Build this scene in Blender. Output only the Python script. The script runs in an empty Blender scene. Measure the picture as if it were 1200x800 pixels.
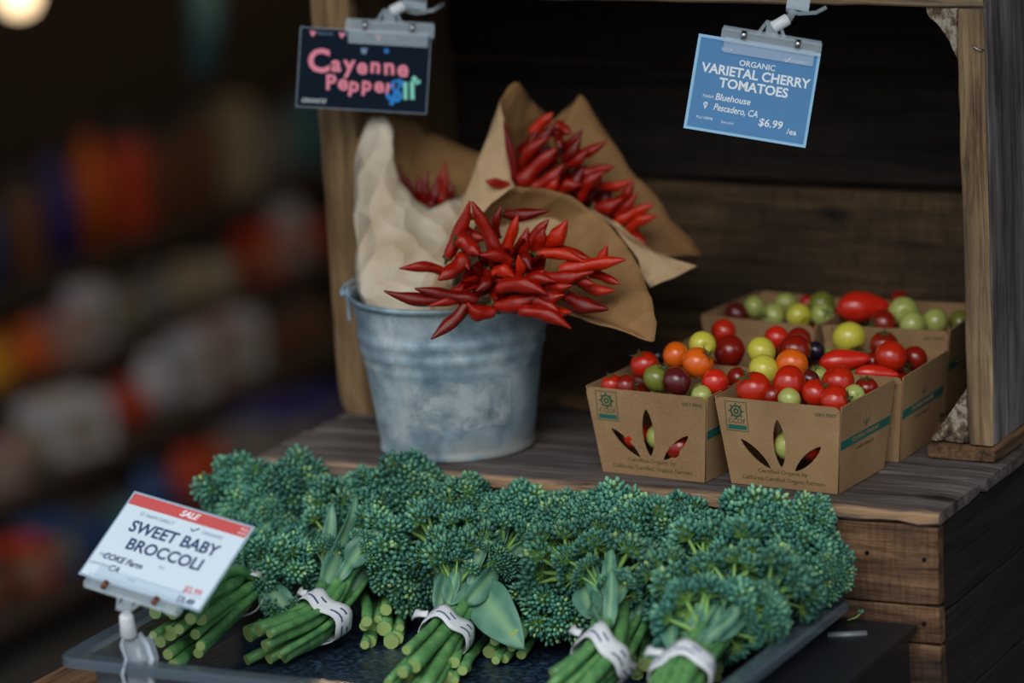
import bpy, bmesh, math, random
from mathutils import Vector, Matrix, noise
from math import radians, sin, cos, pi, sqrt, atan2

# ------------------------------------------------------------------ camera, world, light
scene = bpy.context.scene
COL = scene.collection
CAM = Vector((1.246, -3.286, 1.018)); YAW, PITCH, ROLL = radians(27.22), radians(13.36), radians(-3.11)
FPX = 4500.0
FWD = Vector((-sin(YAW)*cos(PITCH), cos(YAW)*cos(PITCH), -sin(PITCH)))
_r0 = Vector((cos(YAW), sin(YAW), 0)); _u0 = _r0.cross(FWD)
RGT = cos(ROLL)*_r0 + sin(ROLL)*_u0
UPV = -sin(ROLL)*_r0 + cos(ROLL)*_u0
RH = _r0.copy(); FH = Vector((-sin(YAW), cos(YAW), 0))      # horizontal right / away directions
cam_d = bpy.data.cameras.new('camera'); cam = bpy.data.objects.new('camera', cam_d); COL.objects.link(cam)
cam_d.sensor_width = 36; cam_d.lens = FPX/1200*36; cam_d.clip_start = .05; cam_d.clip_end = 60
cam.matrix_world = Matrix.Translation(CAM) @ Matrix((RGT, UPV, -FWD)).transposed().to_4x4()
cam_d.dof.use_dof = True; cam_d.dof.focus_distance = 3.74; cam_d.dof.aperture_fstop = 1.8
scene.camera = cam

wd = bpy.data.worlds.new('sky'); scene.world = wd; wd.use_nodes = True
wn = wd.node_tree.nodes; wl = wd.node_tree.links
bgn = wn['Background']; tc = wn.new('ShaderNodeTexCoord'); sp = wn.new('ShaderNodeSeparateXYZ')
rp = wn.new('ShaderNodeValToRGB'); wl.new(tc.outputs['Generated'], sp.inputs[0]); wl.new(sp.outputs['Z'], rp.inputs[0])
rp.color_ramp.elements[0].position = 0.0; rp.color_ramp.elements[0].color = (.30, .335, .38, 1)
rp.color_ramp.elements[1].position = .55; rp.color_ramp.elements[1].color = (.80, .93, 1.0, 1)
wl.new(rp.outputs[0], bgn.inputs[0]); bgn.inputs[1].default_value = 1.0
sd = bpy.data.lights.new('sun', 'SUN'); sun = bpy.data.objects.new('sun', sd); COL.objects.link(sun)
sd.energy = 1.35; sd.angle = radians(38); sd.color = (1.0, .97, .93)
sun.rotation_euler = Vector((-.22, .72, -.66)).normalized().to_track_quat('-Z', 'Y').to_euler()
scene.view_settings.view_transform = 'Standard'; scene.view_settings.look = 'None'
scene.view_settings.gamma = 1; scene.view_settings.exposure = 0.18; scene.view_settings.use_curve_mapping = False
scene.cycles.use_denoising = True
scene.cycles.max_bounces = 8; scene.cycles.transparent_max_bounces = 12
scene.cycles.sample_clamp_indirect = 4; scene.cycles.caustics_reflective = False; scene.cycles.caustics_refractive = False

# ------------------------------------------------------------------ helpers
rnd = random.Random(7)
def ray(px, py): return FWD + RGT*((px-600)/FPX) - UPV*((py-400)/FPX)
def un(px, py, ax, v):
    d = ray(px, py); return CAM + d*((v-CAM[ax])/d[ax])
def at(px, py, dist): return CAM + ray(px, py)*dist
def unplane(px, py, P, n):
    d = ray(px, py); return CAM + d*((P-CAM).dot(n)/d.dot(n))
def S(c):   # sRGB 0-255 or hex -> linear
    if isinstance(c, str): c = tuple(int(c[i:i+2], 16) for i in (0, 2, 4))
    return tuple(((x/255)/12.92 if x/255 < .04045 else ((x/255+.055)/1.055)**2.4) for x in c) + (1,)
def tag(o, label=None, cat=None, group=None, kind=None):
    if label: o['label'] = label
    if cat: o['category'] = cat
    if group: o['group'] = group
    if kind: o['kind'] = kind
    return o
def link(o, parent=None):
    COL.objects.link(o)
    if parent is not None: o.parent = parent
    return o
def mk(name, V, F, mats, parent=None, smooth=True, mi=None, loc=None, tint=None):
    me = bpy.data.meshes.new(name); me.from_pydata([tuple(v) for v in V], [], F)
    for m in (mats if isinstance(mats, (list, tuple)) else [mats]): me.materials.append(m)
    if smooth: me.polygons.foreach_set('use_smooth', [True]*len(me.polygons))
    if mi: me.polygons.foreach_set('material_index', mi)
    if tint:
        a = me.attributes.new('tint', 'FLOAT', 'POINT'); a.data.foreach_set('value', tint)
    me.update()
    o = link(bpy.data.objects.new(name, me), parent)
    if loc is not None: o.location = loc
    return o
def inst(src, name=None, parent=None, M=None):
    o = src.copy(); COL.objects.link(o); o.parent = parent
    if M is not None: o.matrix_local = M
    return o
def thing(name, loc, label, cat, group=None, rz=0, M=None):
    o = bpy.data.objects.new(name, None); COL.objects.link(o); o.empty_display_size = .02
    if M is not None: o.matrix_world = M
    else: o.location = loc; o.rotation_euler = (0, 0, rz)
    return tag(o, label, cat, group)
def localise(root, pts):
    Mi = (root.matrix_world if root.matrix_world != Matrix() else root.matrix_basis).inverted()
    return [Mi @ Vector(p) for p in pts]

class MB:
    def __init__(s): s.V = []; s.F = []; s.M = []
    def add(s, V, F, m=0):
        b = len(s.V); s.V += [tuple(v) for v in V]; s.F += [tuple(i+b for i in f) for f in F]; s.M += [m]*len(F)
    def box(s, lo, hi, m=0, M=None, tap=0):
        (a, b, c), (d, e, f) = lo, hi
        V = [Vector(v) for v in ((a, b, c), (d, b, c), (d, e, c), (a, e, c), (a+tap, b+tap, f), (d-tap, b+tap, f), (d-tap, e-tap, f), (a+tap, e-tap, f))]
        if M: V = [M @ v for v in V]
        s.add(V, [(0, 3, 2, 1), (4, 5, 6, 7), (0, 1, 5, 4), (1, 2, 6, 5), (2, 3, 7, 6), (3, 0, 4, 7)], m)
    def tube(s, pts, rad, n=8, m=0, cap=True, capm=None, sq=(1, 1)):
        pts = [Vector(p) for p in pts]
        if not isinstance(rad, (list, tuple)): rad = [rad]*len(pts)
        V = []; F = []; N = len(pts)
        t0 = (pts[1]-pts[0]).normalized(); a = t0.orthogonal().normalized()
        for i, p in enumerate(pts):
            t = (pts[min(i+1, N-1)]-pts[max(i-1, 0)]).normalized()
            a = (a-t*a.dot(t)).normalized(); b = t.cross(a)
            for k in range(n):
                th = 2*pi*k/n; V.append(p+(a*cos(th)*sq[0]+b*sin(th)*sq[1])*rad[i])
        for i in range(N-1):
            for k in range(n):
                k2 = (k+1) % n; F.append((i*n+k, i*n+k2, (i+1)*n+k2, (i+1)*n+k))
        s.add(V, F, m)
        if cap:
            b0 = len(s.V)-len(V)
            s.F.append(tuple(b0+k for k in range(n-1, -1, -1))); s.M.append(m if capm is None else capm)
            s.F.append(tuple(b0+(N-1)*n+k for k in range(n))); s.M.append(m)
    def lathe(s, prof, n=24, m=0, close=False, c=(0, 0, 0)):
        V = []; F = []
        for (r, z) in prof:
            for k in range(n):
                th = 2*pi*k/n; V.append((c[0]+r*cos(th), c[1]+r*sin(th), c[2]+z))
        for i in range(len(prof)-1):
            for k in range(n):
                k2 = (k+1) % n; F.append((i*n+k, i*n+k2, (i+1)*n+k2, (i+1)*n+k))
        s.add(V, F, m)
    def build(s, name, mats, parent=None, smooth=False, loc=None):
        return mk(name, s.V, s.F, mats, parent, smooth, s.M if isinstance(mats, (list, tuple)) and len(mats) > 1 else None, loc)

def nrm(p, s=1.0, o=0): return noise.noise(Vector((p[0]*s+o, p[1]*s-o, p[2]*s+2*o)))

# ------------------------------------------------------------------ materials
MATS = {}
def base_mat(name, col=(.5, .5, .5, 1), rough=.6, metal=0, **kw):
    m = bpy.data.materials.new(name); m.use_nodes = True
    b = m.node_tree.nodes['Principled BSDF']
    b.inputs['Base Color'].default_value = col; b.inputs['Roughness'].default_value = rough; b.inputs['Metallic'].default_value = metal
    for k, v in kw.items(): b.inputs[k].default_value = v
    MATS[name] = m; return m
class NT:
    def __init__(s, m): s.m = m; s.t = m.node_tree; s.N = s.t.nodes; s.L = s.t.links; s.b = s.N['Principled BSDF']
    def n(s, ty, **kw):
        x = s.N.new('ShaderNode'+ty)
        for k, v in kw.items(): setattr(x, k, v)
        return x
    def link(s, a, b): s.L.new(a, b)
    def coord(s, scale, rnd_off=True, rot=None):
        tcn = s.n('TexCoord'); mp = s.n('Mapping'); mp.inputs['Scale'].default_value = scale
        src = tcn.outputs['Object']
        if rnd_off:
            oi = s.n('ObjectInfo'); ad = s.n('VectorMath', operation='ADD'); ml = s.n('VectorMath', operation='SCALE')
            cmb = s.n('CombineXYZ')
            for i in range(3): s.link(oi.outputs['Random'], cmb.inputs[i])
            s.link(cmb.outputs[0], ml.inputs[0]); ml.inputs['Scale'].default_value = 7.3
            s.link(src, ad.inputs[0]); s.link(ml.outputs[0], ad.inputs[1]); src = ad.outputs[0]
        s.link(src, mp.inputs['Vector']); return mp.outputs[0]
    def noise(s, vec, scale=1, detail=4, rough=.55, dist=0):
        x = s.n('TexNoise'); x.inputs['Scale'].default_value = scale; x.inputs['Detail'].default_value = detail
        x.inputs['Roughness'].default_value = rough; x.inputs['Distortion'].default_value = dist
        s.link(vec, x.inputs['Vector']); return x.outputs[0]
    def ramp(s, fac, stops):
        x = s.n('ValToRGB'); e = x.color_ramp.elements
        while len(e) < len(stops): e.new(.5)
        for el, (p, c) in zip(e, stops): el.position = p; el.color = c
        s.link(fac, x.inputs[0]); return x.outputs[0]
    def mix(s, fac, a, b, mode='MIX'):
        x = s.n('Mix', data_type='RGBA', blend_type=mode)
        for inp, v in ((x.inputs[0], fac), (x.inputs[6], a), (x.inputs[7], b)):
            if isinstance(v, (int, float)): inp.default_value = v
            elif isinstance(v, tuple): inp.default_value = v
            else: s.link(v, inp)
        return x.outputs[2]
    def bump(s, h, strength=.3, dist=.002, chain=None):
        x = s.n('Bump'); x.inputs['Strength'].default_value = strength; x.inputs['Distance'].default_value = dist
        s.link(h, x.inputs['Height'])
        if chain is not None: s.link(chain, x.inputs['Normal'])
        s.link(x.outputs[0], s.b.inputs['Normal']); return x.outputs[0]
G = lambda v: (v, v, v, 1)

def wood(name, dark, mid, light, axis=0, rough=.8, blotch=None, bfac=.6, fine=1.0, saw=False):
    m = base_mat(name, rough=rough); t = NT(m); m.node_tree.nodes['Principled BSDF'].inputs['Specular IOR Level'].default_value = .3
    sc = [40, 40, 40]; sc[axis] = 2.2; v = t.coord(tuple(sc))
    g = t.noise(v, 1.6, 9, .68, .7)
    c = t.ramp(g, [(.30, S(dark)), (.5, S(mid)), (.72, S(light))])
    sf = [230, 230, 230]; sf[axis] = 8; f = t.noise(t.coord(tuple(sf)), 1, 5, .75)
    fr = t.ramp(f, [(.36, G(.25)), (.52, G(1.0))])
    c = t.mix(.75*fine, c, fr, 'MULTIPLY')
    sb = [9, 9, 9]; sb[axis] = 4; bl = t.noise(t.coord(tuple(sb)), 1, 5, .6, .3)
    br = t.ramp(bl, [(.44, G(0)), (.62, G(1))])
    bm = t.n('Math', operation='MULTIPLY'); t.link(br, bm.inputs[0]); bm.inputs[1].default_value = bfac
    c = t.mix(bm.outputs[0], c, S(blotch or dark))
    # knots
    sk = [7, 7, 7]; sk[axis] = 3.2; vo = t.n('TexVoronoi'); t.link(t.coord(tuple(sk)), vo.inputs['Vector']); vo.inputs['Scale'].default_value = 1.3
    kr = t.ramp(vo.outputs[0], [(.05, G(1)), (.13, G(0))]); c = t.mix(kr, c, S((28, 22, 18)))
    t.link(c, t.b.inputs['Base Color'])
    cr = t.ramp(g, [(.34, G(0)), (.42, G(1))])
    bm1 = t.bump(cr, .5, .0016); b2 = t.bump(f, .55, .0012, bm1)
    if saw:
        ss = [30, 30, 30]; ss[axis] = 260; w = t.noise(t.coord(tuple(ss)), 1, 2); t.bump(w, .35, .001, b2); t.link(t.mix(.45, t.b.inputs['Base Color'].links[0].from_socket, t.ramp(w, [(.38, G(.35)), (.6, G(1))]), 'MULTIPLY'), t.b.inputs['Base Color'])
    return m

W_top = wood('weathered_shelf_wood', (44, 36, 34), (98, 90, 88), (138, 128, 122), 0, .75, (62, 48, 40), .5)
W_lip = wood('weathered_shelf_wood_front', (44, 36, 34), (98, 90, 88), (138, 128, 122), 0, .75, (62, 48, 40), .5)
def _lip():
    t = NT(W_lip); old = t.b.inputs['Base Color'].links[0].from_socket
    sx = t.n('SeparateXYZ'); t.link(t.coord((1, 1, 1), False), sx.inputs[0])
    mr = t.n('MapRange'); t.link(sx.outputs['Y'], mr.inputs[0]); mr.inputs[1].default_value = -.288; mr.inputs[2].default_value = -.301; mr.inputs[3].default_value = 0; mr.inputs[4].default_value = 1
    ns = t.ramp(t.noise(t.coord((9, 120, 120)), 1, 5, .6), [(.38, G(0)), (.55, G(1))])
    mu = t.n('Math', operation='MULTIPLY'); t.link(mr.outputs[0], mu.inputs[0]); t.link(ns, mu.inputs[1])
    t.link(t.mix(mu.outputs[0], old, S((166, 132, 100))), t.b.inputs['Base Color'])
_lip()
W_front = wood('front_board_wood', (38, 26, 20), (124, 90, 64), (176, 138, 102), 0, .8, (40, 33, 33), .75, saw=True)
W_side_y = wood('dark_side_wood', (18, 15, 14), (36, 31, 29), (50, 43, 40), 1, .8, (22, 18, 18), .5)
W_postz = wood('post_wood', (56, 42, 31), (140, 114, 84), (182, 158, 124), 2, .85, (92, 76, 60), .7)
W_panelz = wood('grey_side_panel_wood', (46, 42, 44), (126, 118, 118), (166, 158, 158), 2, .75, (58, 48, 46), .6)
W_leftpost = wood('warm_post_wood', (72, 50, 32), (144, 114, 78), (170, 142, 104), 2, .8, (84, 60, 40), .7)
W_back = wood('crate_back_wood', (38, 28, 21), (96, 73, 50), (120, 94, 66), 0, .85, (36, 26, 20), .7, saw=True)
W_backshade = wood('crate_back_painted_shade_wood', (20, 15, 13), (42, 32, 26), (58, 44, 34), 0, .85, (20, 15, 13), .6, saw=True)  # upper back and roof boards: shade under the crate roof painted into the colour
W_bar = wood('top_bar_wood', (72, 56, 44), (150, 126, 98), (182, 158, 126), 0, .8, (90, 66, 46), .5)
W_gus = wood('mottled_block_wood', (50, 40, 34), (140, 124, 104), (196, 184, 164), 2, .9, (60, 46, 34), .9)
def _gus():
    t = NT(W_gus); v = t.coord((70, 70, 70)); g = t.noise(v, 1, 6, .7)
    t.link(t.ramp(g, [(.36, S((52, 40, 32))), (.47, S((120, 100, 80))), (.56, S((172, 162, 146))), (.68, S((120, 104, 66)))]), t.b.inputs['Base Color'])
    t.bump(g, .8, .004)
_gus()
W_table = wood('table_wood', (52, 36, 26), (108, 78, 54), (140, 106, 76), 1, .8, (34, 26, 22), .5)

def galvan():
    m = base_mat('galvanised_steel', rough=.42, metal=.30); t = NT(m)
    v = t.coord((1, 1, 1), False)
    g = t.noise(v, 26, 6, .6, .2); g2 = t.noise(v, 9, 3, .5); g3 = t.noise(v, 220, 2)
    c = t.ramp(g, [(.30, S((112, 136, 152))), (.5, S((166, 188, 200))), (.7, S((212, 224, 228)))])
    c = t.mix(t.ramp(g2, [(.45, G(0)), (.7, G(.55))]), c, S((92, 118, 138)))
    c = t.mix(.3, c, t.ramp(g3, [(.3, G(.6)), (.7, G(1))]), 'MULTIPLY')
    # chalky oxide at the foot
    sx = t.n('SeparateXYZ'); t.link(v, sx.inputs[0])
    z = t.n('MapRange'); t.link(sx.outputs['Z'], z.inputs[0]); z.inputs[1].default_value = .03; z.inputs[2].default_value = .0; z.inputs[3].default_value = 0; z.inputs[4].default_value = 1
    mu = t.n('Math', operation='MULTIPLY'); t.link(z.outputs[0], mu.inputs[0]); t.link(t.ramp(t.noise(v, 38, 4), [(.42, G(0)), (.58, G(1))]), mu.inputs[1])
    c = t.mix(mu.outputs[0], c, S((170, 168, 160))); t.link(c, t.b.inputs['Base Color'])
    t.link(t.ramp(g, [(.3, G(.34)), (.7, G(.55))]), t.b.inputs['Roughness']); t.bump(g, .25, .0015)
    return m
M_galv = galvan()
M_resid = base_mat('label_residue', S((190, 202, 206)), .7, .1)
_t = NT(M_resid); _v = _t.coord((1, 1, 1), False); _g = _t.noise(_v, 55, 5, .6)
_t.link(_t.ramp(_g, [(.3, S((130, 146, 156))), (.6, S((186, 198, 202)))]), _t.b.inputs['Base Color'])
_t.link(_t.ramp(_t.noise(_v, 24, 6, .7, .4), [(.38, G(.10)), (.52, G(.85))]), _t.b.inputs['Alpha'])

def kraft(name, a, b, rough=.75, speck=.25, trans=0, crease=0):
    m = base_mat(name, rough=rough); t = NT(m)
    v = t.coord((1, 1, 1)); g = t.noise(v, 14, 4); f = t.noise(v, 700, 2)
    c = t.ramp(g, [(.3, S(a)), (.7, S(b))]); c = t.mix(speck, c, t.ramp(f, [(.3, G(.45)), (.6, G(1))]), 'MULTIPLY')
    t.link(c, t.b.inputs['Base Color']); b1 = t.bump(t.noise(v, 45, 4, .5, .5), .25, .002)
    if crease:
        vo = t.n('TexVoronoi'); t.link(t.coord((1, 1, 1)), vo.inputs['Vector']); vo.inputs['Scale'].default_value = 34; vo.inputs['Randomness'].default_value = 1
        t.bump(vo.outputs[0], crease, .012, b1)
    t.b.inputs['Specular IOR Level'].default_value = .3
    if trans: t.b.inputs['Transmission Weight'].default_value = 0
    return m
M_paper = kraft('kraft_paper', (176, 142, 104), (204, 172, 134), crease=.6)
M_paper_l = kraft('pale_kraft_paper', (192, 170, 142), (222, 208, 188), crease=.9)
M_paper_in = kraft('kraft_paper_inner_shaded', (134, 96, 58), (164, 124, 80), crease=.5)  # browner inner side of the paper, with the cones' self-shadow painted in
M_carton = kraft('carton_board', (150, 116, 80), (172, 136, 98), .85, .45)
M_carton_in = kraft('carton_inside', (140, 108, 78), (156, 124, 92), .9, .3)
M_ink = base_mat('green_ink', S((30, 78, 52)), .8)
M_inkbrown = base_mat('olive_ink', S((84, 78, 38)), .8)
M_teal = base_mat('teal_ink', S((16, 92, 80)), .8)

def fruit(name, a, b, rough=.2, sss=.15, scale=22, spec=.5, coat=.25, wr=.06):
    m = base_mat(name, rough=rough); t = NT(m); v = t.coord((1, 1, 1)); g = t.noise(v, scale, 3)
    t.link(t.ramp(g, [(.3, S(a)), (.7, S(b))]), t.b.inputs['Base Color'])
    t.b.inputs['Subsurface Weight'].default_value = sss; t.b.inputs['Subsurface Radius'].default_value = (.006, .002, .001)
    t.b.inputs['Specular IOR Level'].default_value = spec; t.b.inputs['Coat Weight'].default_value = coat; t.b.inputs['Coat Roughness'].default_value = .12
    t.bump(t.noise(v, 90, 2), wr, .002); return m
SIDE = 1
TOM = {'red': fruit('red_tomato_skin', (164, 26, 10), (206, 46, 16)), 'darkred': fruit('dark_red_tomato_skin', (116, 20, 10), (152, 32, 16)),
       'bright': fruit('bright_red_tomato_skin', (196, 30, 16), (214, 46, 24)), 'orange': fruit('orange_tomato_skin', (214, 76, 12), (232, 116, 26)),
       'yellow': fruit('yellow_tomato_skin', (190, 180, 50), (214, 204, 84)), 'lime': fruit('lime_tomato_skin', (150, 158, 72), (186, 188, 108)),
       'green': fruit('olive_tomato_skin', (120, 108, 36), (122, 140, 58)), 'purple': fruit('purple_tomato_skin', (70, 18, 22), (108, 34, 30)),
       'black': fruit('blackish_tomato_skin', (22, 26, 48), (40, 24, 34))}
CHI = [fruit('red_chili_skin', (118, 13, 3), (176, 28, 5), .15, .03, 9, .42, .0, .2), fruit('deep_red_chili_skin', (82, 8, 3), (134, 18, 5), .15, .03, 9, .42, .0, .2), fruit('bright_red_chili_skin', (166, 24, 4), (206, 46, 8), .15, .03, 9, .42, .0, .2)]
M_calyx = base_mat('calyx_green', S((58, 84, 44)), .6)
M_chistem = base_mat('chili_stem_green', S((70, 80, 36)), .6)

def bro_mat(name, stops, rough=.55):
    m = base_mat(name, rough=rough); t = NT(m)
    a = t.n('Attribute'); a.attribute_name = 'tint'; a.attribute_type = 'GEOMETRY'
    c = t.ramp(a.outputs['Fac'], stops)
    oi = t.n('ObjectInfo'); hs = t.n('HueSaturation')
    mr = t.n('MapRange'); t.link(oi.outputs['Random'], mr.inputs[0]); mr.inputs[3].default_value = .72; mr.inputs[4].default_value = 1.3
    t.link(mr.outputs[0], hs.inputs['Value']); t.link(c, hs.inputs['Color']); t.link(hs.outputs[0], t.b.inputs['Base Color'])
    t.b.inputs['Subsurface Weight'].default_value = 0; t.b.inputs['Specular IOR Level'].default_value = .4
    return m
M_bud = bro_mat('broccoli_buds', [(0, S((40, 88, 78))), (.40, S((76, 134, 116))), (.72, S((116, 168, 130))), (1, S((184, 204, 112)))], .5)
M_branch = base_mat('broccoli_branch', S((128, 172, 88)), .5)
def stalk_mat():
    m = base_mat('broccoli_stalk', rough=.42); t = NT(m); v = t.coord((90, 90, 12)); g = t.noise(v, 1, 4)
    t.link(t.ramp(g, [(.3, S((62, 120, 72))), (.7, S((116, 168, 100)))]), t.b.inputs['Base Color']); t.bump(g, .3, .001); return m
M_stalk = stalk_mat()
M_cut = base_mat('cut_stalk_end', S((158, 182, 108)), .6)
def leaf_mat():
    m = base_mat('broccoli_leaf', rough=.5); t = NT(m)
    v = t.coord((60, 60, 60)); g = t.noise(v, 1, 5)
    a = t.n('Attribute'); a.attribute_name = 'tint'; a.attribute_type = 'GEOMETRY'
    c = t.ramp(g, [(.3, S((62, 112, 92))), (.7, S((98, 146, 124)))]); c = t.mix(a.outputs['Fac'], c, S((140, 178, 130)))
    t.link(c, t.b.inputs['Base Color']); t.bump(g, .2, .002); return m
M_leaf = leaf_mat()
M_band = base_mat('white_paper_tie', S((222, 224, 228)), .55)
M_bandink = base_mat('blue_tie_ink', S((66, 84, 128)), .7)
def clear(name, col=(.92, .97, 1, 1), rough=.08, alpha=.35):
    m = base_mat(name, col, rough); b = m.node_tree.nodes['Principled BSDF']
    b.inputs['Alpha'].default_value = alpha; b.inputs['Specular IOR Level'].default_value = .9; b.inputs['Coat Weight'].default_value = .6; b.inputs['Coat Roughness'].default_value = .05
    return m
M_clear = clear('clear_acrylic', (.72, .84, .94, 1), .08, .24)
M_sleeve = clear('clear_sleeve', (.55, .72, .90, 1), .12, .45)
M_traypl = clear('smoky_clear_tray', (.11, .15, .19, 1), .18, .6)
M_white = base_mat('white_plastic', S((226, 230, 234)), .4)
M_metal = base_mat('small_metal_pin', S((190, 190, 192)), .25, 1)
M_rust = base_mat('rusted_pin', S((110, 62, 46)), .6, .4)
M_black = base_mat('black_plastic', S((26, 28, 34)), .38)
M_cardblue = base_mat('blue_card', S((74, 134, 186)), .6)
M_cardlight = base_mat('light_blue_border', S((150, 200, 232)), .5)
M_carddark = base_mat('black_card', S((12, 26, 42)), .7); M_carddark.node_tree.nodes['Principled BSDF'].inputs['Specular IOR Level'].default_value = .1
M_cardwhite = base_mat('white_card', S((216, 230, 242)), .55)
M_red = base_mat('red_header', S((206, 84, 84)), .6)
M_txtw = base_mat('white_ink', S((238, 244, 248)), .7)
M_txtn = base_mat('navy_ink', S((28, 58, 104)), .7)
M_txtg = base_mat('grey_blue_ink', S((120, 146, 176)), .7)
M_pink = base_mat('pink_chalk', S((244, 140, 160)), .7)
M_blue2 = base_mat('bright_blue_chalk', S((30, 130, 214)), .7)
M_mint = base_mat('mint_chalk', S((140, 226, 204)), .7)
M_redink = base_mat('red_ink', S((206, 110, 120)), .7)

# ------------------------------------------------------------------ plank
def plank(name, mat, lo, hi, axis, parent=None, jit=.0012, r=.003, seg=.03, seed=0, warp=.001, kind=None, chip=0):
    lo = Vector(lo); hi = Vector(hi); u, v = [(1, 2), (2, 0), (0, 1)][axis]
    L = hi[axis]-lo[axis]; n = max(2, int(L/seg))
    du, dv = hi[u]-lo[u], hi[v]-lo[v]; r = min(r, du*.3, dv*.3)
    cs = []
    nu = max(1, int(du/.03)); nv = max(1, int(dv/.03))
    for i in range(nu+1): cs.append((lo[u]+r+(du-2*r)*i/nu, lo[v]))
    for i in range(nv+1): cs.append((hi[u], lo[v]+r+(dv-2*r)*i/nv))
    for i in range(nu+1): cs.append((hi[u]-r-(du-2*r)*i/nu, hi[v]))
    for i in range(nv+1): cs.append((lo[u], hi[v]-r-(dv-2*r)*i/nv))
    K = len(cs); V = []; F = []
    for i in range(n+1):
        t = i/n; ins = r*.6 if i in (0, n) else 0
        for k, (cu, cv) in enumerate(cs):
            p = [0, 0, 0]; p[axis] = lo[axis]+L*t
            cu2 = cu+(ins if cu < (lo[u]+hi[u])/2 else -ins); cv2 = cv+(ins if cv < (lo[v]+hi[v])/2 else -ins)
            p[u] = cu2+jit*nrm((t*L*40, cu*40, cv*40), 1, seed)+warp*nrm((t*L*7, 0, 0), 1, seed+5)
            p[v] = cv2+jit*nrm((t*L*40, cu*40, cv*40), 1, seed+9)
            e = jit*1.6*nrm((0, cu*70, cv*70), 1, seed+3) if i in (0, n) else 0
            p[axis] += e
            if chip and min(abs(cu-lo[u]), abs(cu-hi[u])) < r*1.1 and min(abs(cv-lo[v]), abs(cv-hi[v])) < r*1.1:
                c = max(0, nrm((t*L*25, cu*9, cv*9), 1, seed+1))*chip
                p[u] += c if cu < (lo[u]+hi[u])/2 else -c; p[v] += c if cv < (lo[v]+hi[v])/2 else -c
            V.append(p)
    for i in range(n):
        for k in range(K):
            k2 = (k+1) % K; F.append((i*K+k, i*K+k2, (i+1)*K+k2, (i+1)*K+k))
    F.append(tuple(range(K-1, -1, -1))); F.append(tuple(n*K+k for k in range(K)))
    b = parent.location if parent is not None else Vector((0, 0, 0))
    V = [Vector(p)-b for p in V]
    o = mk(name, V, F, mat, parent, True)
    try:
        for p in o.data.polygons:
            if len(p.vertices) > 4: p.use_smooth = False
        o.data.set_sharp_from_angle(angle=radians(35))
    except Exception: pass
    if kind: o['kind'] = kind
    return o

# ------------------------------------------------------------------ the market hall (setting)
def struct(o): o['kind'] = 'structure'; return o
M_floor = base_mat('dark_concrete', S((44, 42, 42)), .8)
_t = NT(M_floor); _t.link(_t.ramp(_t.noise(_t.coord((3, 3, 3)), 1, 5), [(.3, S((34, 32, 32))), (.7, S((58, 56, 54)))]), _t.b.inputs['Base Color'])
M_wall = base_mat('dark_brown_wall', S((66, 50, 40)), .9)
_t = NT(M_wall); _t.link(_t.ramp(_t.noise(_t.coord((1.5, 1.5, .8)), 1, 4), [(.3, S((46, 36, 30))), (.7, S((88, 62, 44)))]), _t.b.inputs['Base Color'])
def slab(name, lo, hi, mat):
    mb = MB(); mb.box(lo, hi); return struct(mb.build(name, mat))
slab('floor', (-7, -8, -1.05), (5, 9, -1.0), M_floor)
slab('wall_left', (-4.3, -1.0, -1.0), (-4.2, 9, 3.2), M_wall)
slab('wall_back', (-4.3, 8.0, -1.0), (5, 8.1, 3.2), M_wall)
slab('wall_right', (1.9, .4, -1.0), (2.0, 8.0, 3.2), M_wall)
slab('ceiling', (-4.3, -1.0, 3.2), (2.0, 8.1, 3.3), M_wall)
# unseen awning slab, added above the stall front to block light from the zenith
slab('added_sky_block_1', (-4.3, -1.1, 1.75), (2.0, 1.2, 1.80), M_wall)

# ------------------------------------------------------------------ wooden step (riser)
STEP_L = -.752
st = thing('wooden_step', (-.376, .3, -.30), 'weathered wooden step box that carries the bucket and tomato cartons', 'box')
for i, (y0, y1) in enumerate([(0, .118), (.1205, .262), (.2645, .40), (.402, .56)]):
    plank('top_plank', W_lip if i == 0 else W_top, (STEP_L+.003*i, y0-(.002 if i == 0 else 0), -.0150), (-.001+.004*sin(i*2.1), y1, 0), 0, st, .0014, .003, .02, 11+i, .0006, chip=.004 if i == 0 else .001)
for i, (z0, z1) in enumerate([(-.0945, -.0158), (-.1325, -.0955), (-.20, -.1335), (-.298, -.201)]):
    plank('front_board', W_front, (STEP_L+.002, .0008, z0), (-.0035, .018, z1), 0, st, .0009, .0018, .025, 31+i, .0004, chip=.002)
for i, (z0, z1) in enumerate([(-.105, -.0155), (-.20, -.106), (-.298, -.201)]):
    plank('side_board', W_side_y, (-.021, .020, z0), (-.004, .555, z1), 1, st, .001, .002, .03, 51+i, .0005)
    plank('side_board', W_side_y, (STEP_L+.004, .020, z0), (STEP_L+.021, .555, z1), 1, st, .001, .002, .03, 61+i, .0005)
mb = MB()
for (x, z) in ((-.017, -.048), (-.019, -.112), (-.075, -.046), (-.30, -.05), (-.52, -.05), (-.73, -.05), (-.73, -.11)):
    mb.tube([(x+.376, .0-.3-.0006, z+.30), (x+.376, .006-.3, z+.30)], .0022, 8)
nl = mb.build('nail_heads', base_mat('dark_nail', S((30, 28, 30)), .5, .6), st); nl['kind'] = 'stuff'

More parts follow.
